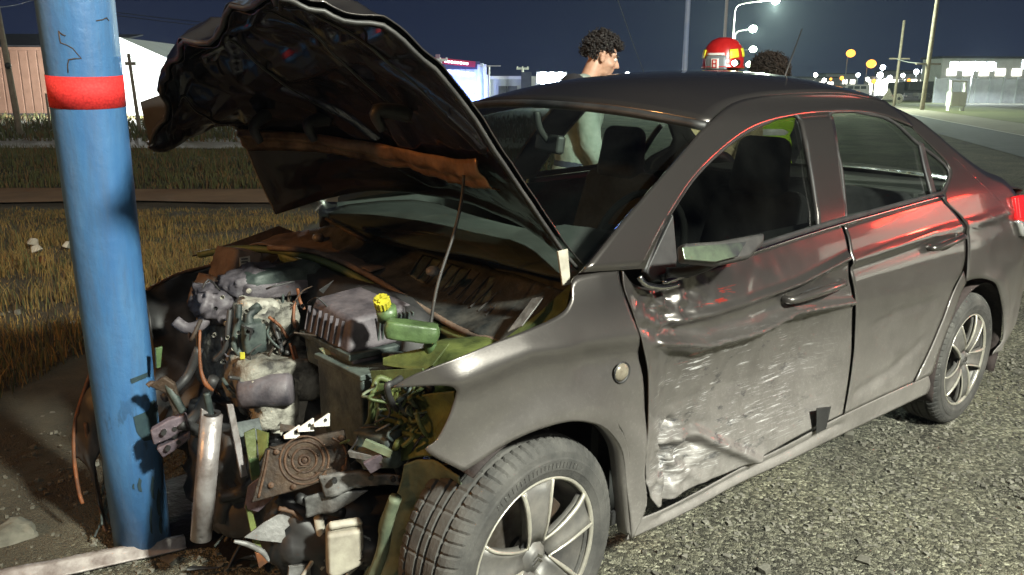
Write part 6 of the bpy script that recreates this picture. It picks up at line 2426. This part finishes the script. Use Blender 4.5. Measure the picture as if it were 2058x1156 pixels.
def person(label, loc, face, lean=0.0, head_pitch=0.0, hs=1.0):
    root = empty('person', loc, face)
    tag(root, label, 'person')
    V = Vector
    # neck base and head frame (x forward)
    nb = V((.02 + lean * .45, 0, 1.49 * hs))
    Rh = Euler((0, head_pitch, 0)).to_matrix()
    hc = nb + Rh @ V((.03, 0, .185))

    def hp_(x, y, z):
        return hc + Rh @ V((x, y, z))
    m_ = MB()
    # head
    m_.sph(hp_(-.012, 0, .035), 1, 3, (.098, .076, .088))
    m_.sph(hp_(.035, 0, -.02), 1, 3, (.062, .064, .085))
    m_.sph(hp_(.045, 0, -.075), 1, 3, (.046, .048, .038))       # jaw
    m_.sph(hp_(.082, 0, -.095), 1, 3, (.018, .024, .018))       # chin
    m_.cap(hp_(.095, 0, .012), .011, hp_(.118, 0, -.026), .015)  # nose
    m_.sph(hp_(.104, .013, -.030), .010)
    m_.sph(hp_(.104, -.013, -.030), .010)
    for s_ in (-1, 1):
        m_.cap(hp_(.085, .012 * s_, .028), .011, hp_(.066, .052 * s_, .030), .012)   # brow
        m_.sph(hp_(.060, .040 * s_, -.030), 1, 2, (.034, .028, .024))                # cheek
        m_.sph(hp_(-.005, .078 * s_, -.012), 1, 2, (.020, .010, .032))               # ear
        m_.cap(hp_(.00, .08 * s_, .012), .008, hp_(-.018, .086 * s_, .004), .008)
    m_.cap(hp_(.096, -.018, -.056), .008, hp_(.096, .018, -.056), .008)              # lips
    m_.cap(hp_(.092, -.016, -.069), .009, hp_(.092, .016, -.069), .009)
    m_.cap(hp_(-.02, 0, -.05), .056, nb + V((-.01, 0, -.03)), .062)
    # trunk, limbs
    ch = V((lean * .32, 0, 1.32 * hs))
    wa = V((lean * .12, 0, 1.06 * hs))
    m_.sph(ch, 1, 3, (.125, .185, .20))
    m_.sph(wa, 1, 3, (.115, .155, .17))
    m_.sph((0, 0, .95 * hs), 1, 3, (.125, .170, .13))
    for s_ in (-1, 1):
        sh_ = ch + V((-.01, .185 * s_, .10))
        el = sh_ + V((.03, .05 * s_, -.29))
        wr_ = el + V((.13, -.02 * s_, -.22))
        m_.cap(ch + V((0, .08 * s_, .13)), .07, sh_, .062)
        m_.cap(sh_, .058, el, .043)
        m_.cap(el, .042, wr_, .030)
        # hand: palm, four fingers, thumb
        pd = V((.25, 0, -.97)).normalized()
        pm = wr_ + pd * .055
        m_.sph(pm, 1, 2, (.018, .040, .050))
        for f_ in range(4):
            k0 = pm + pd * .04 + V((0, (f_ - 1.5) * .019, 0))
            ln_ = (.030, .036, .034, .026)[f_]
            k1 = k0 + (pd + V((.25, 0, 0))).normalized() * ln_
            m_.cap(k0, .0095, k1, .009, 1)
            m_.cap(k1, .009, k1 + (pd + V((-.5, 0, 0))).normalized() * ln_ * .8, .008, 1)
        m_.cap(wr_ + pd * .03 + V((.012, -.025 * s_, 0)), .011, wr_ + pd * .075 + V((.04, -.035 * s_, 0)), .009, 1)
        hip, kn, an_ = V((0, .09 * s_, .93 * hs)), V((.03, .10 * s_, .50 * hs)), V((-.01, .10 * s_, .09))
        m_.cap(hip, .088, kn, .060)
        m_.cap(kn, .058, an_, .040)
        m_.cap(an_ + V((-.03, 0, -.04)), .040, an_ + V((.16, .01 * s_, -.055)), .034)
    blob('body', m_, 'skin', root, .0075, 3)
    for s_ in (-1, 1):
        MB().sph(hp_(.082, .030 * s_, .008), .0125, 2).build('eye', 'badge_white', root, smooth=True)
        MB().sph(hp_(.0915, .030 * s_, .008), .0055, 1).build('iris', 'hair', root, smooth=True)
        MB().cap(hp_(.100, .014 * s_, .032), .005, hp_(.080, .050 * s_, .036), .004).build('eyebrow', 'hair', root, smooth=True)
    # trousers and shoes
    t_ = MB()
    t_.sph((0, 0, .96 * hs), 1, 3, (.140, .186, .14))
    for s_ in (-1, 1):
        t_.cap(V((0, .09 * s_, .93 * hs)), .102, V((.03, .10 * s_, .50 * hs)), .078)
        t_.cap(V((.03, .10 * s_, .50 * hs)), .076, V((-.01, .10 * s_, .11)), .066)
    blob('trousers', t_, 'jeans', root, .014)
    for s_ in (-1, 1):
        f_ = MB()
        f_.cap(V((-.05, .10 * s_, .05)), .050, V((.16, .11 * s_, .045)), .045)
        blob('shoe', f_, 'hair', root, .012)
    return root, hp_, ch, wa, nb


def jacket(root, ch, wa, nb, mat, extra=.028, sleeves=True, collar=True, name='jacket', long_=0.0):
    V = Vector
    j = MB()
    e = extra
    j.sph(ch, 1, 3, (.125 + e, .185 + e, .20 + e * .6))
    j.sph(wa, 1, 3, (.115 + e * 1.4, .155 + e * 1.3, .19 + e))
    j.sph(wa + V((0, 0, -.12 - long_)), 1, 3, (.14 + e, .18 + e, .10))
    for s_ in (-1, 1):
        sh_ = ch + V((-.01, .185 * s_, .10))
        el = sh_ + V((.03, .05 * s_, -.29))
        wr_ = el + V((.13, -.02 * s_, -.22))
        j.cap(ch + V((0, .06 * s_, .15)), .07 + e * .6, sh_, .062 + e * .7)
        if sleeves:
            j.cap(sh_, .058 + e, el, .050 + e)
            j.cap(el, .048 + e, el + (wr_ - el) * .88, .038 + e * .8)
    if collar:
        j.lathe([(.062, -.02), (.072, .0), (.078, .045), (.070, .050), (.060, .03)], nb + V((-.005, 0, -.01)), (.12, 0, 1), 20, True)
    o = blob(name, j, mat, root, .011, 3)
    return o


def curls(root, name, hp_, mat, n_, rad, keep, size, seed):
    r_ = random.Random(seed)
    c_ = MB()
    for k in range(n_):
        th = r_.uniform(0, 2 * math.pi)
        z = r_.uniform(-.6, 1)
        rr = math.sqrt(1 - z * z)
        d_ = Vector((rr * math.cos(th), rr * math.sin(th), z))
        if not keep(d_):
            continue
        p = Vector((d_.x * rad[0], d_.y * rad[1], d_.z * rad[2])) * r_.uniform(.90, 1.10)
        q = hp_(p.x - .012, p.y, p.z + .035)
        # a little ringlet
        a = Vector((r_.uniform(-1, 1), r_.uniform(-1, 1), r_.uniform(-1, 1))).normalized()
        b2 = a.orthogonal().normalized()
        R_ = size * r_.uniform(.6, 1.2)
        pts = [q + (a * math.cos(t) + b2 * math.sin(t)) * R_ + a.cross(b2) * R_ * .25 * t for t in (0, 1.2, 2.4, 3.6, 4.8)]
        c_.tube(pts, R_ * .42, 5, smooth=False)
    c_.sph(hp_(-.016, 0, .040), 1, 3, (rad[0] * .96, rad[1] * .96, rad[2] * .96)) if n_ < 0 else None
    o = c_.build(name, mat, root, smooth=True)
    o['kind'] = 'stuff'
    # scalp shell under the curls
    return o


def scalp(root, hp_, mat, rad, keep):
    bm = bmesh.new()
    bmesh.ops.create_icosphere(bm, subdivisions=4, radius=1)
    vs = [hp_(v.co.x * rad[0] - .012, v.co.y * rad[1], v.co.z * rad[2] + .035) for v in bm.verts]
    fs = [tuple(v.index for v in f.verts) for f in bm.faces if all(keep(v.co) for v in f.verts)]
    bm.free()
    return MB().add(vs, fs).build('hair_base', mat, root, smooth=True)


face_r = math.atan2(RH[1], RH[0])
# 1. curly haired man looking down to the right
p = WY(1192, 110, 1.55)
man, hp1, ch, wa, nb = person('man with dark curly hair looking down, standing behind the windscreen side of the car', (p[0] - .10 * RH[0], p[1] - .10 * RH[1], 0), face_r + .10, .10, .34, .995)
dz = p[2] - hp1(0, 0, 0).z
man.location.z = 0
keep1 = lambda d: d.z > .62 or (d.x < .45 and d.z > -.05) or (d.x < -.25 and d.z > -.55) or (d.x >= .45 and d.z > .32)
scalp(man, hp1, 'hair', (.106, .084, .097), keep1)
curls(man, 'hair', hp1, 'hair', 900, (.116, .094, .110), keep1, .011, 4)
curls(man, 'loose_hair', hp1, 'hair', 420, (.132, .110, .128), keep1, .006, 14)
jacket(man, ch, wa, nb, 'shirt_pale', .022, True, True, 'shirt')
jk = MB()
V = Vector
jk.sph(ch + V((-.05, 0, .04)), 1, 3, (.125, .220, .185))
for s_ in (-1, 1):
    sh_ = ch + V((-.01, .185 * s_, .10))
    jk.cap(ch + V((-.06, .05 * s_, .15)), .085, sh_ + V((-.02, 0, .01)), .085)
    el = sh_ + V((.03, .05 * s_, -.29))
    wr_ = el + V((.13, -.02 * s_, -.22))
    if s_ > 0:
        jk.cap(sh_, .088, el, .078)
        jk.cap(el, .076, el + (wr_ - el) * .9, .062)
jk.lathe([(.070, -.02), (.085, .01), (.088, .055), (.078, .058), (.066, .02)], nb + V((-.02, 0, -.015)), (.05, 0, 1), 20, True)
blob('open_jacket', jk, 'jacket_dark', man, .012, 3)

# 2. firefighter in red helmet
p = WY(1462, 124, 1.7)
ff, hp2, ch, wa, nb = person('firefighter in red helmet with yellow patches and grey badge', (p[0], p[1], 0), face_r + math.pi + .95, .05, .10, 1.0)
jacket(ff, ch, wa, nb, 'fire_coat', .045, True, True, 'fire_coat', .08)
hz0 = hp2(0, 0, 0)
ff.location.z = p[2] - hz0.z - .02 if abs(p[2] - hz0.z) < .14 else 0.0
hl = MB()
pf = [(.001, .175), (.05, .170), (.095, .150), (.130, .110), (.146, .06), (.152, .01), (.152, -.03), (.162, -.045), (.158, -.055), (.146, -.048), (.142, .0), (.135, .06), (.115, .10), (.06, .14), (.001, .15)]
hl.lathe([(r, h) for r, h in pf], hp2(-.005, 0, .02), hp2(-.12, 0, 1) - hp2(0, 0, 0), 44)
for v in range(len(hl.v)):
    pass
helm = hl.build('helmet', 'helmet_red', ff, smooth=True)


def on_helm(az, h0, r, w_, hh, mat, name, th=.006):
    """curved plate on the helmet shell at azimuth az (0 = front)"""
    N_, M_ = 9, 5
    G_ = np.zeros((N_, M_, 3))
    for i in range(N_):
        for j in range(M_):
            a = az + (i / (N_ - 1) - .5) * w_ / .15
            h = h0 + (j / (M_ - 1) - .5) * hh
            rr_ = np.interp(h, [-.05, .01, .06, .11, .15, .17], [.154, .153, .147, .131, .096, .05]) + r
            G_[i, j] = hp2(-.005 + rr_ * math.cos(a), rr_ * math.sin(a), .02 + h)
    return MB().grid(G_).build(name, mat, helm, smooth=True, solid=th)


for az in (.95, 1.75, -.95, -1.75, 2.6):
    on_helm(az, .060, .004, .075, .062, 'helmet_yellow', 'reflective_panel')
on_helm(.0, .0, .008, .16, .10, 'badge_grey', 'front_shield')
on_helm(.0, .062, .010, .13, .016, 'badge_white', 'shield_edge')
on_helm(.0, -.005, .013, .055, .072, 'badge_white', 'badge')
for hh_, w_, h_ in ((.022, .028, .008), (-.005, .028, .008), (-.032, .028, .008)):
    on_helm(.0, hh_, .017, w_, h_, 'helmet_red', 'badge_figure', .003)
for az in (-.085, .085):
    on_helm(az, -.005, .017, .007, .060, 'helmet_red', 'badge_figure', .003)
for s_ in (1,):
    MB().lathe([(.001, .03), (.022, .028), (.024, -.02), (.001, -.022)], hp2(.10, .145 * s_, .015), hp2(1, 0, 0) - hp2(0, 0, 0), 16).build('helmet_torch', 'black', helm, smooth=True)
    MB().sph(hp2(.135, .145 * s_, .015), .020, 2).build('torch_lens', 'lamp_white', helm, smooth=True)
MB().lathe([(.085, -.05), (.10, -.02), (.115, .02), (.105, .02), (.09, -.02)], hp2(-.02, 0, -.06), hp2(0, 0, 1) - hp2(0, 0, 0), 24, True).build('neck_guard', 'fire_coat', helm, smooth=True)

# 3. person with a frizzy head in lime vest
p = WY(1548, 180, 1.6)
p3, hp3, ch, wa, nb = person('person with big frizzy dark hair in lime high visibility vest', (p[0], p[1], 0), face_r + 1.5, .04, .1, .925)
keep3 = lambda d: d.x < .35 or d.z > .35
scalp(p3, hp3, 'hair_brown', (.125, .120, .118), keep3)
curls(p3, 'hair', hp3, 'hair_brown', 1500, (.140, .140, .134), keep3, .011, 9)
curls(p3, 'loose_hair', hp3, 'hair_brown', 700, (.160, .160, .154), keep3, .006, 13)
jacket(p3, ch, wa, nb, 'jacket_dark', .022, True, True, 'jumper')
vs_ = jacket(p3, ch, wa, nb, 'hivis', .040, False, False, 'high_visibility_vest')
for z_ in (1.12, 1.26):
    MB().lathe([(.172, -.025), (.182, 0), (.172, .025)], (0.02, 0, z_), (0, 0, 1), 32).build('reflective_stripe', 'reflective', vs_, smooth=True)
